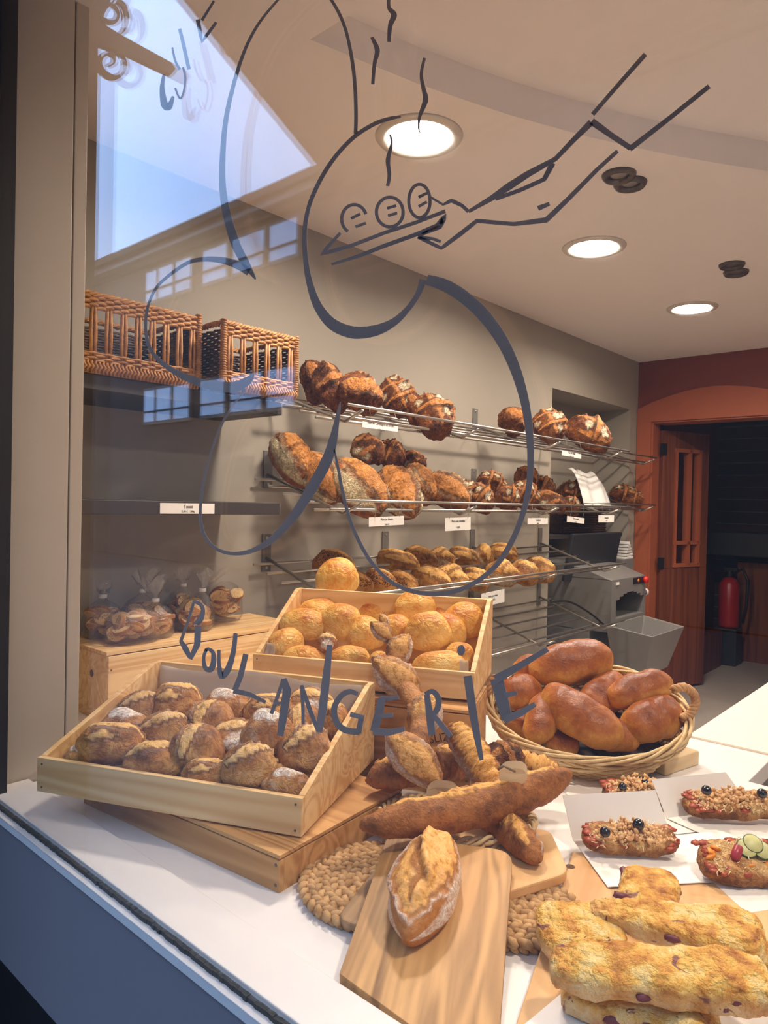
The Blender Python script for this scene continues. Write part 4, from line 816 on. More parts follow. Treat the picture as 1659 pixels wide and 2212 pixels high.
# seagrass mats: rings of plaited leaf-shaped braids
def seagrass(label, c, rads, z, th=.030, sq=.92):
    t = thing('seagrass_mat', label, 'mat', (c.x, c.y, CT), 'plaited seagrass mats'); bm = newbm(); rnd = random.Random(int(c.x*1000))
    for r in rads:
        n = max(6, int(2*PI*r/.0185))
        for k in range(n):
            a = 2*PI*k/n
            for s in (-1, 1):
                p = V((c.x+(r+s*.0068)*math.cos(a+s*.25*.018/r), c.y+(r+s*.0068)*math.sin(a+s*.25*.018/r), z))
                tdir = a+PI/2-s*.55
                m = Matrix.Translation(p) @ Matrix.Rotation(tdir, 4, 'Z') @ Matrix.Rotation(s*.25, 4, 'X')
                res = bmesh.ops.create_icosphere(bm, subdivisions=1, radius=1, matrix=m @ Matrix.Diagonal((.0150, .0078, .007+.002*rnd.random(), 1)))
    obj('plaited_weave', bm, 'grass', t, True)
    bm = newbm(); lathe(bm, [(0, CT+.001), (rads[-1]*.98, CT+.001), (rads[-1]+.004, z-.006), (rads[-1]*.98, z), (0, z)], (c.x, c.y, 0), 36); obj('mat_body', bm, 'grass', t, True)
    for zz in [CT+.006+.011*k for k in range(int((z-CT)/.011))]:
        bm = newbm(); r = rads[-1]+.006; n = int(2*PI*r/.014)
        for k in range(n):
            a = 2*PI*k/n; m = Matrix.Translation((c.x+r*math.cos(a), c.y+r*math.sin(a), zz)) @ Matrix.Rotation(a+PI/2, 4, 'Z') @ Matrix.Rotation(.5, 4, 'Y'); bmesh.ops.create_icosphere(bm, subdivisions=1, radius=1, matrix=m @ Matrix.Diagonal((.010, .005, .0055, 1)))
        obj('edge_braid', bm, 'grass', t, True)
mL = at(806, 1925, z=.82); seagrass('round plaited seagrass mat showing at the left under the cutting boards', V((.895, .785, 0)), [.022, .048, .074, .100, .124], .812)
seagrass('plaited seagrass mat showing at the right between front board and pastry board', V((.985, .578, 0)), [.018, .042, .066, .09], .816)
# low willow tray under the heap of baguettes
def willow_ring(bm, c, ax, ay, n, r0, strands, rs, twist=9, seg=120, wob=.004):
    rnd = random.Random(5)
    for s in range(strands):
        ph = 2*PI*s/strands; pts = []
        for k in range(seg):
            a = 2*PI*k/seg; q = twist*a+ph+.3*math.sin(3*a+s); rad = 1+0*a; o = ax*math.cos(a)+ay*math.sin(a); ou = o.normalized()
            pts.append(c+o+ou*(r0*math.cos(q))+n*(r0*math.sin(q)))
        tube(bm, pts, rs, 6, True)
wc = V((1.115, .790, CT)); wt = thing('willow_tray', 'low pale willow tray hidden under the heap of baguettes', 'tray', wc)
wx = (RT*1.0); wx.z = 0; wx.normalize(); wy = V((-wx.y, wx.x, 0))
bm = newbm()
for k in range(4): willow_ring(bm, wc+ZZ*(.012+.013*k), wx*(.135+.004*k), wy*(.085+.004*k), ZZ, .006, 3, .0038, 14)
obj('woven_side', bm, 'willow', wt, True)
bm = newbm(); lathe(bm, [(0, .002), (.08, .002), (.08, .012), (0, .012)], wc, 30, sx=1.5, sy=1.0); obj('tray_base', bm, 'willow', wt)
# ---------------------------------------------------------------- loaves at the front
hero = loaf('crusty_loaf', 'hero', .23, .108, .09, 81, p=2.3, q=1.35, nu=130, nv=90, lumpy=.04, rough=.006, fl0=.10, fl_edge=1.0, ears=.08, dome=.045,
            scores=[(-.62, .02, .92, -.02, .50)], ridges=[(.62, .16, .1, .10, .20, .11), (.1, .10, -.38, -.12, .22, .13), (-.38, -.12, -.66, .02, .16, .07)], flours=[(-.9, .95, .9, .95, .22), (-.9, -.95, .9, -.95, .2)])
A_, B_ = at(878, 2018, z=.862), at(955, 1800, z=.895)
ho = put_ends(hero, 'crusty_loaf', 'plump split crusty loaf with a floury rim, alone on the front cutting board', 'loaf', None, A_, B_, .100, .076, nB_)
LONG = loaf('baguette', 'baguette', .46, .075, .062, 75, p=3.6, q=1.7, nu=130, nv=40, lumpy=.06, rough=.02, fl0=.03, bend=.34, scores=[(-.74, .52, -.1, .28, .14), (-.25, .55, .42, .26, .15), (.25, .5, .74, .28, .12)], ears=.10, dome=.05, fl_edge=.1)
lb = put_ends(LONG, 'baguette', 'longest baguette, dark and cracked, lying across the heap in the middle', 'baguette', None, at(786, 1795, z=.905), at(1247, 1677, z=.922), .070, .060, (ZZ*1.0-FW*.75))
put_ends(STICK[1], 'baguette', 'floury baguette lying behind the ear-shaped bread, its tip pointing left', 'baguette', None, at(788, 1676, z=.905), at(1060, 1640, z=.895), .072, .06, ZZ-FW*.4)
put_ends(STICK[2], 'baguette', 'bright cracked baguette end leaning up beside the ear-shaped bread', 'baguette', None, at(1090, 1735, z=.89), at(975, 1560, z=1.0), .068, .058, -FW*1.0+ZZ*.8)
put_ends(STICK[0], 'baguette', 'dark baguette end with a knobbly tip resting on the pale board', 'baguette', None, at(1170, 1852, z=.862), at(1035, 1742, z=.87), .058, .05, ZZ-FW*.4)
put_ends(COUNTRY[0], 'country_loaf', 'grey-brown floury loaf behind the round board handle', 'loaf', None, at(1040, 1665, z=.935), at(1118, 1630, z=.935), .075, .06, ZZ-FW*.5)
put_ends(STICK[2], 'baguette', 'cracked loaf end pointing right, under the rim of the round basket', 'baguette', None, at(1085, 1640, z=.90), at(1215, 1678, z=.875), .064, .052, ZZ-FW*.5)
# ear-shaped bread (one loaf cut into alternating leaves)
d0 = depth(at(940, 1705, z=.93)); d1 = depth(P2(.33, -.05, .06)); 
def epd(y): return d1+(d0-d1)*(y-1440)/(1705-1440) if y > 1440 else d1+(1440-y)/100*.055
segs = [(830, 1340, 34, 20, 120, .5), (825, 1364, 66, 38, -42, .2), (863, 1404, 84, 56, 58, .9), (858, 1464, 140, 78, -40, .5), (918, 1542, 112, 78, 66, .9), (893, 1640, 172, 86, -46, .8)]
bm = newbm(); eo = thing_loc = at(930, 1700, d=d0)
leaf = [loaf('leaf', 'epi', .1, .058, .05, s, p=2.0, q=1.15, nu=44, nv=32, lumpy=.06, rough=.03, fl0=f, fl_edge=.8, ears=.09, dome=.05, scores=[(-.75, .05, .8, .1, .36)], flours=[(-.9, -.8, .9, -.8, .34)]) for s, f in ((91, .3), (92, .5), (93, .2))]
for i, (px, py, l, w, a, fl) in enumerate(segs):
    c = at(px, py, d=epd(py)); n = (-FW+ZZ*.35).normalized(); aa = math.radians(a); img = RT*math.cos(aa)+UP*math.sin(aa); v = (img-n*img.dot(n)).normalized(); k = depth(c)/FPX; L, W, H = l*k, w*k, w*k*.62
    m = leaf[i % 3]; s = [x/y for x, y in zip((L, W, H), m['dims'])]; wv = n.cross(v); mt = frame(v*s[0], wv*s[1], n*s[2], c-n*H*.5)
    q = bmesh.new(); q.from_mesh(m); q.transform(mt); tmp = bpy.data.meshes.new('tmp'); q.to_mesh(tmp); q.free(); bm.from_mesh(tmp); bpy.data.meshes.remove(tmp)
bm.faces.ensure_lookup_table(); nf_ = len(bm.faces)
tube(bm, [at(px, py, d=epd(py)+.012) for px, py, *_ in segs], [.008, .014, .018, .022, .024, .026], 10)
lay = bm.loops.layers.color.get('Col'); bm.faces.ensure_lookup_table()
for f_ in bm.faces[nf_:]:
    for l_ in f_.loops: l_[lay] = (.15, .35, .5, 1)
tag(obj('ear_bread', bm, 'epi', None, True), 'ear-shaped bread of alternating pointed leaves leaning up against the back bin', 'bread')
for m in leaf: bpy.data.meshes.remove(m)
# ---------------------------------------------------------------- round willow basket of milk breads
Nn = at(1292, 1646, z=.872); rf = ray(1310, 1440).normalized(); best = None
for k in range(400):
    q = CAM+rf*(1.6+k*.004)
    e = abs((q-Nn).length-.385)
    if (best is None or e < best[0]) : best = (e, q)
Ff = best[1]
bc = (Nn+Ff)/2; ey = (Ff-Nn)/2; ex = V((ey.y, -ey.x, 0)).normalized(); bn = ex.cross(ey).normalized(); bn = bn if bn.z > 0 else -bn
rl, rr_ = at_plane(1062, 1500, bc, bn), at_plane(1488, 1532, bc, bn); ra = abs((rr_-rl).dot(ex))/2; bc = bc+ex*((rl+rr_)/2-bc).dot(ex)
bk = thing('willow_basket', 'round pale willow basket with rope handles, heaped with milk breads', 'basket', bc-bn*.10)
bm = newbm()
for s_r, nn_, tw, off in ((.0075, 4, 5, 0.0), (.007, 4, -6, -.013), (.006, 3, 7, -.026)): willow_ring(bm, bc+bn*off, ex*(ra+off*.2), ey*(1+off*.5), bn, s_r, nn_, .0042, tw, 150)
obj('plaited_rim', bm, 'willow', bk, True)
bm = newbm()
for k in range(9):
    o = -.034-.0085*k; sc_ = 1+o*2.3
    pts = []
    for j in range(160):
        a = 2*PI*j/160; pts.append(bc+bn*o+(ex*ra*math.cos(a)+ey*math.sin(a))*(sc_+.012*(1 if (j//2+k) % 2 else -1)))
    tube(bm, pts, .0042, 5, True)
obj('woven_side', bm, 'willow', bk, True)
bm = newbm(); sc_ = 1-.112*2.3+.03
cvs = [bm.verts.new(bc-bn*.106+(ex*ra*math.cos(2*PI*j/48)+ey*math.sin(2*PI*j/48))*sc_) for j in range(48)]; bm.faces.new(cvs); top_ = [bm.verts.new(v.co+bn*.006) for v in cvs]; bm.faces.new(top_)
for j in range(48): bm.faces.new((cvs[j], cvs[(j+1) % 48], top_[(j+1) % 48], top_[j]))
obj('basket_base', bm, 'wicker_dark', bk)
for sg, pp in ((-1, [(1092, 1468), (1062, 1462), (1052, 1500), (1062, 1540), (1078, 1548)]), (1, [(1452, 1490), (1478, 1482), (1500, 1498), (1504, 1522), (1488, 1546), (1470, 1552)])):
    bm = newbm(); dd = depth(bc+ex*ra*sg); ctrl = [at(x, y, d=dd) for x, y in pp]; P = []
    for i in range(len(ctrl)-1):
        for k in range(10): P.append(ctrl[i].lerp(ctrl[i+1], k/10))
    for _ in range(14): P = [P[0]]+[(P[i-1]+P[i]*2+P[i+1])/4 for i in range(1, len(P)-1)]+[P[-1]]
    for s in range(3):
        pts = []
        for i, p in enumerate(P):
            t = (P[min(i+1, len(P)-1)]-P[max(i-1, 0)]).normalized(); u = t.cross(FW).normalized(); w_ = t.cross(u); q = i*.62+2*PI*s/3; pts.append(p+(u*math.cos(q)+w_*math.sin(q))*.0058)
        tube(bm, pts, .0055, 7)
    obj('rope_handle', bm, 'rope', bk, True)
nM = (bn*.8+ZZ*.3-FW*.35).normalized()
milk = [(1214, 1604, 74, 50, -30, 3, -.03, 'pale end of a milk bread peeping out low beside the big front one'), (1131, 1561, 62, 66, 70, 2, -.045, 'shaded milk bread deep at the left inside the round basket'), (1333, 1586, 100, 72, -5, 1, -.02, 'short milk bread low in the middle right of the round basket'), (1304, 1500, 136, 84, 58, 0, .0, 'milk bread standing behind the big front one in the middle of the round basket'), (1123, 1493, 96, 74, 30, 3, .0, 'milk bread at the left rim under the last drawn letter E'), (1153, 1440, 90, 58, 20, 1, .0, 'milk bread at the back left, mostly under the topmost one'),
 (1170, 1549, 128, 72, 82, 2, .02, 'upright milk bread at the left front of the round basket'), (1409, 1551, 142, 92, 40, 0, .015, 'broad milk bread with a pale side at the right front of the round basket'), (1383, 1487, 150, 72, 30, 1, .055, 'milk bread with a pale split side high at the right of the round basket'), (1234, 1429, 186, 96, 22, 3, .05, 'topmost milk bread, largest and darkest brown, across the back of the round basket'), (1253, 1543, 196, 98, -62, 2, .055, 'long milk bread slanting down the front of the round basket')]
for px, py, l, w_, a, k, lf, lb_ in milk: put_px(MILK[k], 'milk_bread', lb_, 'bread', 'milk breads in the round basket', px, py, l, w_, a, nM, lift=0, p0=bc+bn*(lf*.7-.005), pn=nM)
# thick chopping board with cord under the basket
k0, k1 = at(1437, 1677, z=CT), at(1511, 1652, z=CT); kd = (k1-k0).normalized(); kn = V((-kd.y, kd.x, 0)); kl = (k1-k0).length
kb = thing('chopping_board', 'thick wooden chopping board with a leather cord, its end sticking out beside the round basket', 'chopping board', k0)
bm = newbm(); prism(bm, rounded([k0, k0+kd*kl, k0+kd*kl+kn*.30, k0+kn*.30], .006), ZZ, .036); obj('board', bm, 'handle_wood', kb, bevel=.004)
hc = k0+kd*kl*.55+kn*.03+ZZ*.0362
bm = newbm(); lathe(bm, [(0, 0), (.011, 0), (.0112, -.0002)], hc+ZZ*.0004, 18); obj('hole', bm, 'black', kb)
bm = newbm(); tube(bm, [hc+kd*.004, hc+ZZ*.012+kd*.008, hc+ZZ*.032+kd*.015, hc+ZZ*.030-kd*.01+kn*.01, hc+ZZ*.020-kd*.045+kn*.02], .0028, 7); obj('leather_cord', bm, 'cord', kb, True)
bm = newbm(); q0 = bc-bn*.112; 
prism(bm, [V((q0.x, q0.y, CT))+kn*.02+kd*a+kn*b for a, b in ((-.12, 0), (.1, 0), (.1, .16), (-.12, .16))], ZZ, max(.02, q0.z-CT-.015)); tag(obj('wooden_riser', bm, 'pine_dark', bevel=.002), 'brown wooden riser propping up the back of the round basket', 'riser')
# ================================================================ pastry board, cards, pizza slices, cheese pastries
pbz = CT+.014
pbp = [at(1238, 1838, z=pbz), at(1116, 2206, z=pbz)]; pd = (pbp[1]-pbp[0]).normalized(); pn_ = V((-pd.y, pd.x, 0)); pn_ = pn_ if pn_.y < 0 else -pn_
pd = (at(1116, 2206, z=pbz)-pbp[0]); far_ = at(1659, 1935, z=pbz)
pdn = pd.normalized(); pb_t = thing('serving_board', 'pale wooden serving board at the lower right under the pastry cards and cheese pastries', 'board', mat=frame(pdn, V((-pdn.y, pdn.x, 0)), ZZ, pbp[0]))
e0_ = pbp[0]; e1_ = pbp[0]+pd*1.18; w_dir = (pn_*1.0)
bm = newbm(); prism(bm, [p for p in (e0_, e1_, e1_+w_dir*.55, e0_+w_dir*.55)], -ZZ, .013); obj('board', bm, 'board_pale', pb_t, bevel=.002)
bm = newbm(); c = at(1232, 1872, z=pbz); lathe(bm, [(.008, 0), (.008, .0004), (0, .0005)], c, 12); obj('wood_knot', bm, 'stamp', pb_t)
cz = pbz+.002
def cardp(label, base, flap, z=cz, zf=None, th=.0012):
    """folded white card: flat base (pixels on the board) and a flap standing up from the crease (first two base corners)"""
    B = [at(*p, z=z) for p in base]; t = thing('pastry_card', label, 'card', B[0], 'folded white pastry cards')
    bm = newbm(); prism(bm, B, ZZ, th); obj('card_base', bm, 'pastry_card', t)
    if flap:
        a, b = B[0], B[1]; cr = (b-a).normalized(); up = (ZZ*.86+V((-cr.y, cr.x, 0))*(.5 if V((-cr.y, cr.x, 0)).dot(F0) > 0 else -.5)).normalized(); n = cr.cross(up)
        F = [at_plane(*p, a, n) for p in flap]
        bm = newbm(); prism(bm, [a, b, F[0], F[1]], n, th); obj('card_flap', bm, 'pastry_card', t)
    return t
cardp('white card with its flap up behind the tuna slice with two olives, nearest the boards', [(1237, 1814), (1447, 1800), (1545, 1906), (1313, 1917)], [(1415, 1707), (1215, 1718)], cz)
cardp('white card behind, under the half hidden tuna slice', [(1238, 1672), (1400, 1690), (1514, 1796), (1440, 1806), (1222, 1716)], None, CT+.003)
cardp('white card with its flap up behind the tuna slice at the right edge', [(1440, 1768), (1622, 1745), (1760, 1810), (1545, 1815)], [(1567, 1668), (1407, 1684)], cz-.010)
cardp('white card under the vegetable slice at the right edge', [(1450, 1806), (1560, 1796), (1760, 1880), (1760, 1950), (1614, 1974), (1538, 1905)], None, cz-.003)
cardp('white card under the front of the cheese pastries at the bottom', [(1224, 2138), (1330, 2080), (1720, 2150), (1720, 2330), (1124, 2222)], None, cz)
def slab(name, mat, L, W, H, seed, p=4.5, q=2.5, boxy=.6, lumpy=.10, rough=.035, nu=70, nv=40, bend=0, taper=0.): return loaf(name, mat, L, W, H, seed, p=p, q=q, nu=nu, nv=nv, base=.25, bend=bend, lumpy=lumpy, rough=rough, boxy=boxy, taper=taper)
def pizza(label, A, B, W, H, tilt, seed, olives, tuna=True, extra=None):
    me = slab('bread_base', 'slice', (B-A).length, W, H, seed, 4.2, 2.2, .55, .08, .03, 60, 40)
    v = (B-A).normalized(); n = (ZZ*math.cos(tilt)-FW*math.sin(tilt)); n = (n-v*n.dot(v)).normalized(); w = n.cross(v); c = (A+B)/2
    t = thing('pizza_slice', label, 'pizza slice', mat=frame(v, w, n, c)); L = (B-A).length; rnd = random.Random(seed)
    base = bpy.data.objects.new('bread_base', me); COL.objects.link(base); base.parent = t
    W2 = t.matrix_basis; PP = lambda x, y, z: W2 @ V((x, y, z))
    R3 = lambda: Euler((rnd.random()*6, rnd.random()*6, rnd.random()*6)).to_matrix()
    bm = newbm()
    for i in range(110):
        x, y = (rnd.random()-.5)*L*.90, (rnd.random()-.5)*W*.84; lump(bm, PP(x, y, H*.93+.001*rnd.random()), .0085*(.6+.6*rnd.random()), i, 1, (1.4, 1, .3), R3() if False else W2.to_3x3(), .4, 2)
    obj('tomato_sauce', bm, 'sauce', t, True)
    if tuna:
        bm = newbm()
        for i in range(300):
            x, y = rnd.gauss(0, L*.26), rnd.gauss(0, W*.26)
            if abs(x) > L*.42 or abs(y) > W*.40: continue
            z = H*.96+.012*math.exp(-(x/(L*.25))**2)*rnd.random()*1.6; lump(bm, PP(x, y, z), 0.0040*(.6+.8*rnd.random()), i, 1, (1.3, .9, .8), R3(), .5, 2.5)
        obj('tuna_topping', bm, 'tuna', t, True)
    bm = newbm()
    for i in range(60):
        x, y = (rnd.random()-.5)*L*.88, (rnd.random()-.5)*W*.9; z = H*1.02+.010*math.exp(-(x/(L*.25))**2-(y/(W*.3))**2); a = rnd.random()*6.3; r = .008+.006*rnd.random()
        tube(bm, [PP(x+r*math.cos(a+k*.5)*(k-1.5)*.6, y+r*math.sin(a+k*.7)*(k-1.5)*.6, z+.002*math.sin(k*2+i)) for k in range(4)], .0009, 4)
    obj('grated_cheese', bm, 'strand', t, True)
    for ox, oy, oz, r in olives:
        bm = newbm(); lump(bm, at(ox, oy, d=depth(PP(0, 0, H))-.012+oz), r*1.1, 3, 3, (1, 1, .94), None, .04, 1.2); obj('olive', bm, 'olive', t, True)
    if extra: extra(t, PP, L, W, H, rnd, R3)
    return t
pizza('tuna pizza slice with two black olives in front of the nearest upright card', at(1255, 1822, z=cz+.012), at(1462, 1832, z=cz+.010), .062, .026, .35, 5, [(1307, 1797, -.01, .0088), (1379, 1781, .006, .0098)])
pizza('half hidden tuna pizza slice behind the nearest upright card', at(1300, 1722, z=CT+.014), at(1462, 1722, z=CT+.018), .060, .026, .35, 6, [(1345, 1699, .0, .0082), (1393, 1691, .01, .0086)])
pizza('tuna pizza slice with two olives at the right edge, on the upper right card', at(1474, 1752, z=cz+.006), at(1690, 1750, z=cz+.010), .066, .027, .35, 7, [(1526, 1707, -.004, .0094), (1646, 1714, .0, .0094)])
CN_ = V((-.42, -.40, .72)).normalized()
def veg(t, PP, L, W, H, rnd, R3):
    for x, y, z in ((.004, .004, .014), (.018, .010, .018), (.03, .0, .013)):
        bm = newbm(); lathe(bm, [(0, -.002), (.0165, -.002), (.0175, 0), (.0165, .002), (0, .002)], PP(x, y, H+z), 22, CN_); q = obj('cucumber_slice', bm, 'cuc', t, True)
        bm = newbm(); lathe(bm, [(0, .0028), (.0150, .0026), (.0156, .0018)], PP(x, y, H+z), 20, CN_); obj('cucumber_flesh', bm, 'cuc_in', q, True)
    for a, b in (((-.026, -.012, .006), (-.008, .008, .016)),):
        bm = newbm(); p0, p1 = PP(a[0], a[1], H+a[2]), PP(b[0], b[1], H+b[2]); tube(bm, [p0, p0.lerp(p1, .08), p0.lerp(p1, .5), p0.lerp(p1, .92), p1], [.004, .0075, .0085, .0075, .004], 12); obj('sausage_piece', bm, 'sausage', t, True)
    bm = newbm(); lump(bm, PP(-.040, -.022, H*.8), .010, 4, 2, (1.2, .8, .8)); obj('kidney_bean', bm, 'sausage', t, True)
    for i, (x, y) in enumerate(((-.052, .012), (-.044, .020), (-.004, -.020), (-.060, .002), (.03, -.018))):
        bm = newbm(); lump(bm, PP(x, y, H*1.02), .009, i, 2, (1.4, .9, .45), W3 if False else Euler((.4, .2, i)).to_matrix(), .5); obj('carrot_piece', bm, 'carrot', t, True)
    bm = newbm(); lump(bm, PP(.045, .012, H*1.1), .010, 9, 2, (1.2, 1, .8)); obj('olive', bm, 'olive', t, True)
pizza('vegetable pizza slice with cucumber, sausage and orange pieces at the right edge', at(1508, 1878, z=cz+.012), at(1690, 1872, z=cz+.012), .085, .026, .35, 8, [], False, veg)
# cheese pastries, heaped at the lower right
def pastry(A, B, W, H, seed, label, n=ZZ, taper=0., bend=0.):
    me = slab('cheese_pastry', 'cheese', (B-A).length, W, H, seed, 7, 3.2, .5, .075, .022, 110, 50, bend, taper)
    o = put_ends(me, 'cheese_pastry', label, 'pastry', 'cheese pastries heaped on the board', A, B, W, H, n); rnd = random.Random(seed); L = (B-A).length; inv = 0
    for i in range(5):
        bm = newbm(); s = 1 if rnd.random() > .5 else -1; x = (rnd.random()-.5)*L*.85; y = -s*W*.47; lump(bm, (x, y, H*(.35+.4*rnd.random())), .006*(.7+.6*rnd.random()), i+seed, 2, (1.7, .9, .8), Euler((0, .4*rnd.random(), .3)).to_matrix(), .5)
        q = obj('onion_piece', bm, 'onion', None, True); q.parent = o
    return o
pzs = cz
pastry(at(1408, 1888, z=.842), at(1396, 1985, z=.842), .088, .030, 101, 'cheese pastry lying furthest back, end-on toward the pizza slice', (ZZ-FW*.1))
pastry(at(1160, 2015, z=.842), at(1345, 2010, z=.850), .088, .036, 103, 'yellow cheese pastry at the left of the heap, over the seagrass mat', (ZZ-FW*.15), .0)
pastry(at(1215, 2140, z=.830), at(1560, 2235, z=.835), .075, .03, 105, 'lowest cheese pastry under the front one, cut off by the bottom edge', ZZ)
pastry(at(1272, 1960, z=.868), at(1655, 2045, z=.875), .066, .032, 102, 'long cheese pastry with a pointed left tip lying across the heap', (ZZ-FW*.2), -.42)
pastry(at(1188, 2085, z=.878), at(1668, 2130, z=.885), .070, .038, 104, 'front long cheese pastry lying across the bottom right', (ZZ-FW*.2), -.12)
pastry(at(1640, 2070, z=.85), at(1760, 2120, z=.85), .07, .04, 106, 'cheese pastry cut off by the right edge behind the front one', ZZ)
# ================================================================ bags of toast on the slatted crate
TZ = CT+.2075
SL = []
for s in (1, 2, 3):
    bm = newbm(); lay = bm.loops.layers.color.new('Col'); n = 26; rnd = random.Random(s); rad = [1+.10*noise.noise(V((math.cos(2*PI*k/n)*1.4, math.sin(2*PI*k/n)*1.4, s*3.3))) for k in range(n)]
    def ring(r, z): return [bm.verts.new((r*rad[k]*.036*math.cos(2*PI*k/n)*1.08, r*rad[k]*.036*math.sin(2*PI*k/n)*.9, z)) for k in range(n)]
    c0_, r0_, r1_, r2_, r3_ = bm.verts.new((0, 0, .0065)), ring(.93, .0065), ring(1.0, .0045), ring(1.0, -.0045), ring(.93, -.0065); c1_ = bm.verts.new((0, 0, -.0065))
    crust = set(r1_+r2_)
    for k in range(n):
        k2 = (k+1) % n; bm.faces.new((c0_, r0_[k], r0_[k2])); bm.faces.new((c1_, r3_[k2], r3_[k]))
        for a, b in ((r0_, r1_), (r1_, r2_), (r2_, r3_)): bm.faces.new((a[k], b[k], b[k2], a[k2]))
    for f in bm.faces:
        for l_ in f.loops: l_[lay] = (1 if l_.vert in crust else 0, 0, 0, 1)
    bmesh.ops.recalc_face_normals(bm, faces=bm.faces[:]); me = bpy.data.meshes.new('toast_slice'); bm.to_mesh(me); bm.free(); me.materials.append(M['toast']); SL.append(me)
def bag(label, c, rx, ry, h, neck, seed, lying=False, lean=(0, 0), nsl=12, fan=.05, ):
    t = thing('toast_bag', label, 'bag', c, 'clear bags of toast'); rnd = random.Random(seed)
    bm = newbm(); n = 30; prof = [(.0, 0), (.85, .0), (1.0, .12), (1.02, .45), (.95, .72), (.72, .92), (.32, 1.05)]
    rings = []
    zs = [(r, z*h, 0) for r, z in prof]+([] if lying else [(.14, h*1.14, 1), (.13, h*1.14+.012, 1), (.22, h*1.14+.026, 2), (.42, h*1.14+neck*.55, 2), (.55*fan/.05, h*1.14+neck, 2)])
    for r, z, ph in zs:
        k_ = (z/h); off = V((lean[0]*max(0, k_-.7), lean[1]*max(0, k_-.7), 0)); rg = []
        for k in range(n):
            a = 2*PI*k/n; w_ = 1+(.07*noise.noise(V((math.cos(a)*2, math.sin(a)*2, z*20+seed))) if ph == 0 else (.35*math.sin(a*6+seed)*(.5 if ph == 2 else .2)))
            ryy = ry if ph < 2 else ry*.55
            p = V((c.x+rx*r*w_*math.cos(a), c.y+ryy*r*w_*math.sin(a), TZ+z+(.012*math.sin(a*5+seed) if (ph == 2 and r > .35) else 0)))+off; rg.append(bm.verts.new(p))
        rings.append(rg)
    for A, B in zip(rings, rings[1:]):
        for k in range(n): bm.faces.new((A[k], A[(k+1) % n], B[(k+1) % n], B[k]))
    obj('film', bm, 'film', t, True)
    if not lying:
        bm = newbm(); z = TZ+h*1.14; k_ = 1.14; o = V((c.x+lean[0]*(k_-.7), c.y+lean[1]*(k_-.7), z)); lathe(bm, [(.15*rx+.001, 0), (.17*rx+.002, .001), (.17*rx+.002, .011), (.15*rx+.001, .012)], o, 16); obj('closing_clip', bm, 'clip', t, True)
    nsl = int(nsl*1.7)
    for i in range(nsl):
        a = rnd.random()*6.28; r = .70*math.sqrt(rnd.random()); z = TZ+.028+(h*.92-.045)*(i+.5)/nsl
        p = V((c.x+rx*r*math.cos(a), c.y+ry*r*math.sin(a), z))
        o = bpy.data.objects.new('toast_slice', SL[i % 3]); COL.objects.link(o); sc_ = .62+.25*rnd.random()
        face = (-FW+V((rnd.gauss(0, .55), rnd.gauss(0, .55), rnd.gauss(.1, .55)))).normalized() if i % 3 else V((rnd.gauss(0, .4), rnd.gauss(0, .4), 1)).normalized()
        o.matrix_basis = Matrix.Translation(p) @ face.to_track_quat('Z', 'Y').to_matrix().to_4x4() @ Matrix.Diagonal((sc_, sc_, 1, 1))
        tag(o, 'toasted bread slice inside one of the clear bags on the slatted crate', 'toast', 'toast slices in the clear bags')
def bp(px, y): return V((at(px, 1300, Y=y).x, y, TZ))
bag('clear bag of toast lying flat at the front left of the crate', V((1.125, 2.02, TZ)), .088, .062, .105, 0, 1, True, nsl=15)
bag('clear bag of toast standing at the back left, its bunched neck tallest on the left', bp(222, 2.16), .062, .055, .108, .045, 2, nsl=9, fan=.04)
bag('clear bag of toast with a wide fanned top, second neck from the left', bp(300, 2.17), .058, .05, .112, .07, 3, lean=(.03, 0), nsl=8, fan=.08)
bag('clear bag of toast in the middle at the front, its neck lowest', bp(336, 2.05), .062, .056, .098, .075, 4, nsl=13, fan=.075)
bag('clear bag of toast at the back right behind the two right necks', bp(395, 2.18), .06, .05, .118, .06, 5, nsl=8)
bag('clear bag of toast right of the middle, with a wide fan top', bp(422, 2.07), .066, .056, .112, .07, 6, lean=(.06, 0), nsl=14, fan=.085)
bag('rightmost clear bag of toast, low and without a visible neck', bp(487, 2.17), .064, .055, .135, 0, 7, True, nsl=12)
# ================================================================ bread slicer by the niche
mx0, mx1, my0, my1 = 4.31, 4.86, 1.90, 2.50
ms = thing('bread_slicer', 'grey bread slicing machine with a red knob standing before the niche', 'bread slicer', ((mx0+mx1)/2, (my0+my1)/2, 0))
bm = newbm(); box(bm, mx0, mx1, my0+.14, my1, .04, .66); obj('lower_body', bm, 'slate', ms, bevel=.012)
def mpz(p): return V(p)
ox0, ox1, oz0, oz1 = mx0+.07, mx1-.03, .74, .90
bm = newbm(); box(bm, mx0, ox0, my0, my1, .66, .99); box(bm, ox1, mx1, my0, my1, .66, .99); box(bm, ox0, ox1, my0, my1, .66, oz0); box(bm, ox0, ox1, my0+.30, my1, oz0, .99)
for k in range(8):
    a0_, a1_ = k/8, (k+1)/8; za = oz1-.05*(1-math.sin(PI*(a0_+a1_)/2)); box(bm, ox0+(ox1-ox0)*a0_, ox0+(ox1-ox0)*a1_, my0, my0+.30, za, .99)
obj('upper_body', bm, 'slate', ms)
bm = newbm(); prism(bm, [V((mx0, my0, .9905)), V((mx0, my1, .9905)), V((mx0, my1, 1.10)), V((mx0, my0+.20, 1.06))], (1, 0, 0), mx1-mx0); obj('sloping_cover', bm, 'slate', ms, bevel=.006)
bm = newbm(); box(bm, ox0-.01, ox0+.03, my0-.006, my0-.0005, .958, .975); obj('maker_label', bm, 'paper', ms)
bm = newbm(); box(bm, mx1-.22, mx1-.02, my0-.004, my0-.0005, .945, .985); cp = obj('control_panel', bm, 'black', ms)
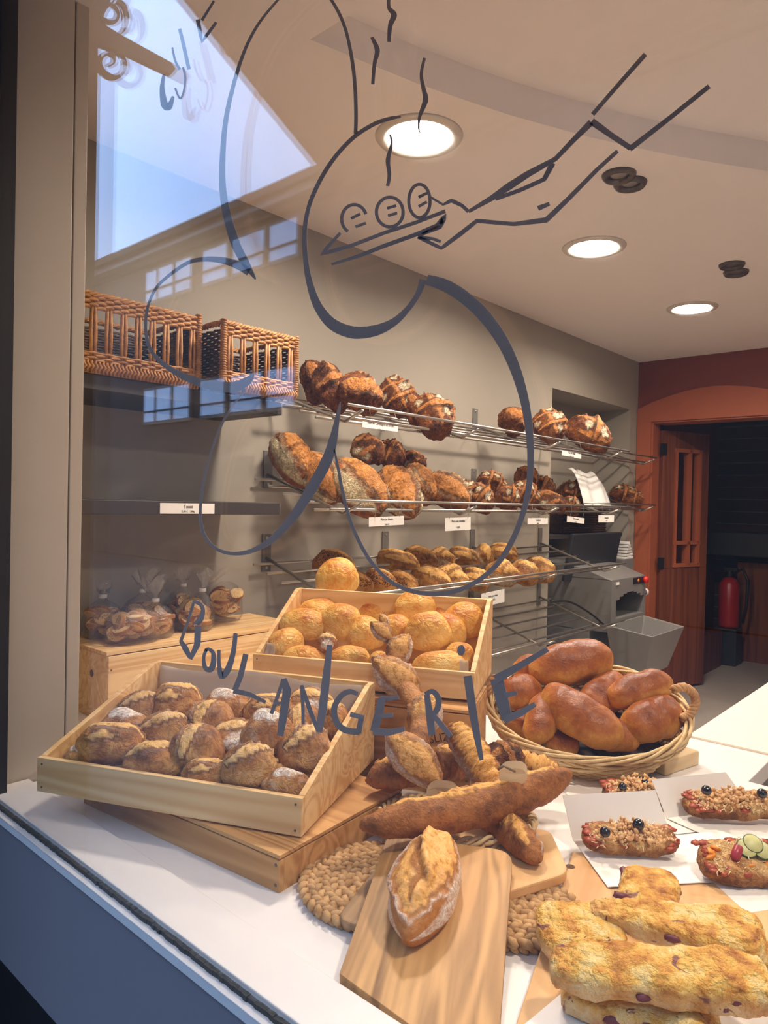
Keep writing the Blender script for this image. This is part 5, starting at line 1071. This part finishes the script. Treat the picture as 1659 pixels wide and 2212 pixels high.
bm = newbm(); lathe(bm, [(0, .03), (.022, .028), (.025, .012), (.016, 0), (0, 0)], (mx1-.05, my0-.004, .966), 20, (0, -1, 0)); obj('red_knob', bm, 'red', ms, True)
bm = newbm(); lathe(bm, [(0, .004), (.012, .004), (.012, 0), (0, 0)], (mx1-.14, my0-.004, .966), 14, (0, -1, 0)); obj('yellow_button', bm, 'carrot', ms, True)
bm = newbm(); tube(bm, [V((mx1+.001, my0+.06, .86)), V((mx1+.13, my0+.06, .86))], .022, 16); obj('violet_roller', bm, 'violet', ms, True)
bm = newbm(); tube(bm, [V((mx1+.1305, my0+.06, .86)), V((mx1+.16, my0+.06, .86))], .024, 16); obj('roller_cap', bm, 'paper', ms, True)
# crumb tray in front
TA, TB, TC, TD = V((4.215, 1.60, .69)), V((4.763, 1.60, .69)), V((4.80, 1.885, .725)), V((4.20, 1.885, .725)); bm = newbm()
low = [V((4.33, 1.68, .42)), V((4.70, 1.68, .42)), V((4.72, 1.885, .45)), V((4.32, 1.885, .45))]; top = [TA, TB, TC, TD]; ce = sum(top, V())/4
ti = [p.lerp(V((ce.x, ce.y, p.z)), .07) for p in top]; li = [p.lerp(V((ce.x, ce.y, p.z)), .09)+ZZ*.01 for p in low]
vs = [[bm.verts.new(p) for p in r] for r in (low, top, ti, li)]
for a, b in zip(vs, vs[1:]):
    for k in range(4): bm.faces.new((a[k], a[(k+1) % 4], b[(k+1) % 4], b[k]))
bm.faces.new(vs[0]); bm.faces.new(vs[3]); obj('crumb_tray', bm, 'tray_grey', ms, bevel=.006)
cb = [at(x, y, Y=1.885) for x, y in ((1190, 1300), (1230, 1300), (1275, 1325), (1310, 1355), (1333, 1378), (1330, 1398), (1315, 1412))]
o_, _ = spl([(p.x, p.z) for p in cb], 6); bm = newbm(); tube(bm, [V((q.x, 1.885, q.y)) for q in o_], .006, 6); obj('power_cable', bm, 'cable', ms, True)
# dark panel, papers and dark wicker pannier behind the slicer
sa, sb = at(1227, 1152, Y=2.16), at(1330, 1242, Y=2.16)
bm = newbm(); obox(bm, (sa+sb)/2, V((1, 0, 0)), V((0, .98, .18)).normalized(), V((0, -.18, .98)).normalized(), (sb.x-sa.x)/2, .012, (sa.z-sb.z)/2)
tag(obj('black_screen', bm, 'slate_dark', bevel=.006), 'black tilted screen standing above the slicer', 'screen')
pb0 = at(1351, 1204, Y=2.20)
for i in range(6):
    bm = newbm(); obox(bm, V((pb0.x, 2.24, pb0.z+.022*i)), V((math.cos(.1*i), math.sin(.07*i), 0)).normalized(), V((0, 1, 0)), V((0, 0, 1)), .075, .07, .0085)
    tag(obj('paper_bag_bundle', bm, 'cloth', bevel=.002), 'one of the white paper bag bundles piled up right of the black screen', 'paper bags', 'paper bag bundles behind the slicer')
bm = newbm(); box(bm, pb0.x-.1, pb0.x+.09, 2.17, 2.52, 0, pb0.z-.0095); tag(obj('cabinet', bm, 'slate', bevel=.004), 'grey cabinet carrying the paper bags right behind the slicer', 'cabinet')
bw = thing('dark_pannier', 'dark brown wicker pannier at the back of the niche above the slicer', 'basket', (4.9, 2.46, 1.25))
bm = newbm()
for k in range(17): 
    z = 1.272+.0135*k; wavy(bm, V((4.60, 2.40, z)), V((5.30, 2.40, z)), 22, .005, .0066, k, V((0, 1, 0)))
obj('front_weave', bm, 'wicker_dark', bw, True)
bm = newbm(); box(bm, 4.60, 5.30, 2.405, 2.55, 1.262, 1.50); obj('basket_body', bm, 'wicker_dark', bw)
bm = newbm(); box(bm, 4.18, 5.38, 2.30, 2.558, 1.232, 1.258); tag(obj('niche_shelf', bm, 'shelf', bevel=.002), 'dark shelf across the niche under the wicker pannier', 'shelf')
# ================================================================ vinyl lettering and drawing on the window (inside of the outer pane)
VX = G-.0255
def stick(bm, pts, smooth=True, k_=0):
    o, w = spl(pts, 7) if smooth else ([V(p[:2]) for p in pts], [p[2] for p in pts])
    if not smooth:
        oo, ww = [], []
        for i in range(len(o)-1):
            for k in range(4): oo.append(o[i].lerp(o[i+1], k/4)); ww.append(w[i]*(1-k/4)+w[i+1]*k/4)
        o, w = oo+[o[-1]], ww+[w[-1]]
    N = len(o); L, R_ = [], []
    for i, p in enumerate(o):
        t = (o[min(N-1, i+1)]-o[max(0, i-1)])
        t = t.normalized() if t.length > 1e-6 else V((1, 0)); nn = V((-t.y, t.x)); L.append(p+nn*w[i]/2); R_.append(p-nn*w[i]/2)
    e0 = [o[0]+(o[0]-o[1]).normalized()*w[0]*.4*math.cos(a)+V((-(o[1]-o[0]).normalized().y, (o[1]-o[0]).normalized().x))*w[0]*.5*math.sin(a) for a in (PI/4, 0, -PI/4)]
    f = lambda p: at(p.x, p.y, X=VX-.0005*k_)
    a = [bm.verts.new(f(p)) for p in L]; b = [bm.verts.new(f(p)) for p in R_]
    a2_ = [bm.verts.new(f(p)+V((.0003, 0, 0))) for p in L]; b2_ = [bm.verts.new(f(p)+V((.0003, 0, 0))) for p in R_]
    for i in range(N-1):
        bm.faces.new((a[i], a[i+1], b[i+1], b[i])); bm.faces.new((a2_[i], b2_[i], b2_[i+1], a2_[i+1])); bm.faces.new((a[i], a2_[i], a2_[i+1], a[i+1])); bm.faces.new((b[i], b[i+1], b2_[i+1], b2_[i]))
    bm.faces.new((a[0], b[0], b2_[0], a2_[0])); bm.faces.new((a[-1], a2_[-1], b2_[-1], b[-1]))
def decal(name, label, strokes, group, cat='window lettering'):
    bm = newbm()
    for i, s in enumerate(strokes): stick(bm, s[1:] if s[0] in ('s', 'l') else s, s[0] != 'l', i)
    return tag(obj(name, bm, 'vinyl'), label, cat, group)
GL = 'letters of the window lettering'
def L_(ch, which, st): decal('vinyl_letter', which, st, GL)
L_('B', 'grey-blue window letter B, first of the word BOULANGERIE', [['l', (419, 1298, 6), (406, 1342, 6), (390, 1386, 7)], ['l', (390, 1384, 8), (400, 1400, 13), (411, 1421, 9)], ['l', (411, 1424, 8), (426, 1392, 14), (428, 1352, 14)], ['s', (424, 1348, 12), (434, 1335, 13), (438, 1316, 9), (431, 1304, 9), (417, 1299, 7)], ['l', (418, 1347, 5), (432, 1340, 8)]])
L_('O', 'grey-blue window letter O after the B', [['s', (446, 1402, 7), (440, 1420, 7), (443, 1442, 10), (455, 1446, 13), (461, 1430, 12), (460, 1410, 9), (450, 1402, 7), (444, 1406, 7)]])
L_('U', 'grey-blue window letter U', [['s', (473, 1404, 7), (473, 1435, 8), (479, 1460, 14), (492, 1446, 14), (503, 1412, 11), (509, 1368, 9)]])
L_('L', 'grey-blue window letter L', [['l', (531, 1413, 12), (519, 1462, 12), (507, 1492, 12)], ['l', (504, 1492, 12), (540, 1500, 10), (574, 1517, 7)]])
L_('A', 'grey-blue window letter A, with a thick right leg', [['l', (612, 1467, 8), (599, 1506, 8), (586, 1542, 8)], ['l', (613, 1466, 12), (620, 1490, 18), (612, 1545, 18), (605, 1590, 14)], ['l', (590, 1520, 6), (612, 1518, 6)]])
L_('N', 'grey-blue window letter N, with the tallest stroke of the word', [['l', (652, 1480, 8), (654, 1520, 8), (655, 1564, 6)], ['l', (652, 1481, 7), (668, 1530, 10), (686, 1576, 9)], ['l', (712, 1393, 11), (705, 1460, 17), (697, 1530, 18), (689, 1582, 14)]])
L_('G', 'grey-blue window letter G beside the right side board of the front bin', [['s', (773, 1499, 9), (755, 1494, 12), (736, 1504, 12), (722, 1530, 13), (727, 1560, 14), (746, 1577, 14), (777, 1581, 14)], ['l', (774, 1584, 12), (781, 1548, 12)], ['l', (786, 1550, 10), (756, 1543, 11)]])
L_('E', 'upright grey-blue window letter E between the G and the R', [['l', (820, 1510, 14), (842, 1509, 9), (861, 1506, 8)], ['l', (825, 1508, 16), (817, 1545, 18), (808, 1580, 18)], ['l', (817, 1547, 9), (849, 1545, 9)], ['l', (805, 1580, 16), (840, 1582, 15), (874, 1575, 10)]])
L_('R', 'grey-blue window letter R over the ear-shaped bread', [['l', (922, 1500, 12), (928, 1545, 16), (933, 1588, 16)], ['s', (918, 1500, 9), (935, 1494, 12), (947, 1510, 13), (944, 1532, 13), (930, 1548, 9)], ['l', (934, 1542, 10), (955, 1568, 12), (974, 1591, 10)]])
L_('I', 'grey-blue window letter I with its round dot', [['s', (995, 1394, 8), (996, 1400, 16), (996, 1407, 17), (995, 1416, 8)], ['l', (1010, 1460, 18), (1020, 1530, 18), (1030, 1590, 15), (1040, 1642, 9)]])
L_('E', 'tilted grey-blue window letter E at the end of the word, over the round basket', [['l', (1072, 1466, 28), (1084, 1510, 27), (1096, 1554, 24)], ['l', (1070, 1468, 20), (1120, 1440, 15), (1183, 1402, 11)], ['l', (1090, 1502, 12), (1117, 1497, 9)], ['l', (1090, 1555, 16), (1125, 1540, 15), (1156, 1521, 11)]])
GD = 'strokes of the window drawing'
def D_(label, st): decal('vinyl_drawing_stroke', label, st, GD, 'window drawing')
D_('long grey stroke down the left of the drawing, ending in a point', [['s', (640, -40, 4), (598, 2, 5), (556, 55, 6), (526, 115, 7), (500, 200, 9), (485, 280, 11), (480, 380, 13), (487, 450, 17), (507, 522, 20), (530, 568, 18), (552, 603, 3)]])
D_('drawn grey curl sweeping from the pointed tip round the left wicker basket', [['s', (538, 588, 16), (512, 572, 18), (478, 562, 14), (440, 560, 10), (405, 568, 8), (365, 595, 7), (336, 624, 6), (318, 668, 6), (315, 718, 7), (328, 760, 8), (362, 793, 11), (410, 819, 16), (455, 832, 21), (505, 836, 24), (535, 822, 18), (548, 807, 4)]])
D_('drawn grey loop hanging down beside the Toast label and rising to a sharp point', [['s', (530, 840, 5), (500, 881, 5), (480, 914, 5), (464, 952, 5), (450, 998, 5), (439, 1045, 6), (433, 1092, 6), (434, 1132, 7), (447, 1166, 7), (472, 1188, 7), (507, 1196, 8), (546, 1189, 10), (590, 1163, 15), (637, 1111, 20), (671, 1058, 23), (703, 1000, 24), (719, 952, 19), (735, 868, 2)]])
D_('largest drawn grey curve swinging under the third rack and up the right side', [['s', (722, 972, 4), (730, 1010, 6), (739, 1058, 7), (752, 1111, 7), (771, 1160, 8), (797, 1207, 8), (832, 1247, 8), (872, 1271, 9), (920, 1282, 10), (970, 1280, 10), (1020, 1262, 10), (1066, 1227, 11), (1100, 1180, 12), (1126, 1120, 12), (1141, 1060, 13), (1146, 1000, 14), (1144, 940, 16), (1134, 870, 19), (1114, 800, 23), (1084, 735, 26), (1044, 680, 28), (1000, 640, 28), (960, 616, 27), (922, 604, 22)]])
D_('drawn grey curve looping like a bowl round the drawn rolls', [['s', (914, 604, 16), (903, 635, 12), (880, 668, 12), (850, 696, 17), (810, 714, 24), (762, 718, 27), (718, 700, 25), (687, 662, 19), (669, 612, 14), (660, 560, 11), (658, 500, 10), (666, 450, 9), (682, 408, 9), (706, 364, 9), (737, 323, 9), (772, 290, 9), (812, 266, 9), (846, 255, 8), (866, 252, 4)]])
D_('drawn grey arc forming the right side of the steam cloud above the light', [['s', (768, 289, 8), (769, 250, 8), (767, 190, 8), (762, 140, 8), (752, 85, 7), (740, 46, 7), (725, 15, 7), (705, -15, 6)]])
D_('topmost small drawn steam squiggle at the upper edge', [['s', (840, -10, 8), (840, 16, 8), (851, 32, 13), (843, 55, 10), (840, 90, 7)]])
D_('drawn steam squiggle left of the topmost one', [['s', (803, 80, 7), (815, 108, 11), (809, 137, 8), (805, 182, 7)]])
D_('drawn steam squiggle ending on the biggest downlight', [['s', (917, 125, 6), (910, 160, 7), (915, 192, 9), (919, 216, 12), (907, 250, 7), (904, 275, 4), (908, 288, 2)]])
D_('drawn steam squiggle just below the biggest downlight', [['s', (842, 290, 4), (846, 310, 6), (838, 345, 10), (841, 378, 8), (837, 402, 7)]])
D_('upper drawn line of the sleeve at the top right', [['l', (1394, 117, 10), (1340, 178, 9), (1280, 247, 9)]])
D_('drawn cuff and lower line of the sleeve at the right', [['l', (1278, 262, 16), (1320, 292, 13), (1362, 320, 12)], ['l', (1360, 322, 12), (1450, 252, 10), (1532, 186, 10)]])
D_('drawn upper outline of the arm and wrist', [['l', (1277, 264, 14), (1238, 303, 11), (1200, 343, 10), (1140, 376, 14), (1100, 402, 16), (1062, 428, 12), (1012, 457, 7)], ['l', (1194, 352, 12), (1176, 386, 10)], ['l', (1178, 386, 9), (1125, 410, 9), (1070, 430, 8)], ['l', (1012, 457, 8), (998, 444, 8), (975, 433, 9), (957, 442, 5), (930, 426, 5)]])
D_('drawn lower outline of the arm running down to the thumb', [['l', (1334, 326, 8), (1290, 366, 9), (1225, 432, 10), (1180, 475, 12), (1110, 484, 9), (1030, 477, 9), (992, 507, 10), (953, 536, 8), (903, 512, 8), (935, 516, 7), (952, 522, 6)]])
D_('short drawn crease mark on the arm', [['l', (1162, 450, 11), (1187, 440, 8)]])
D_('drawn outline of the baking tray held by the hand', [['l', (735, 503, 6), (694, 549, 9), (760, 530, 8), (830, 503, 8), (900, 480, 8), (962, 456, 8)], ['l', (716, 571, 5), (775, 553, 8), (830, 531, 9), (900, 506, 9), (945, 488, 12), (962, 466, 10), (950, 490, 10), (902, 510, 6)]])
def ringp(cx, cy, rx, ry, a0=0, a1=360, w=7, n=14): return ['s']+[(cx+rx*math.cos(math.radians(a0+(a1-a0)*i/n)), cy+ry*math.sin(math.radians(a0+(a1-a0)*i/n)), w) for i in range(n+1)]
D_('left one of the three drawn rolls on the tray', [ringp(765, 473, 27, 31, 120, 340), ['l', (758, 472, 6), (778, 462, 6)], ['l', (768, 490, 6), (790, 482, 6)]])
D_('middle one of the three drawn rolls on the tray', [ringp(842, 458, 29, 32, -10, 350), ['l', (836, 450, 6), (856, 444, 6)], ['l', (838, 466, 6), (858, 460, 6)]])
D_('right one of the three drawn rolls on the tray', [ringp(906, 434, 23, 36, -15, 345), ['l', (904, 426, 6), (922, 417, 6)], ['l', (904, 446, 6), (922, 436, 6)]])
D_('grey-blue handwritten letters at the upper left over the mirrored sky', [['l', (388, 62, 7), (396, 95, 8), (408, 150, 8)], ['s', (372, 102, 4), (378, 130, 5), (388, 150, 6)], ['s', (354, 160, 5), (350, 190, 10), (355, 225, 16), (365, 230, 14), (374, 208, 5)], ['s', (378, 190, 4), (388, 212, 4), (396, 200, 4), (400, 170, 4), (395, 145, 4)]])
D_('short slanted grey strokes at the top edge of the mirrored sky', [['l', (427, 42, 9), (436, 90, 7), (467, 48, 6)], ['l', (436, 44, 6), (462, 2, 5)]])
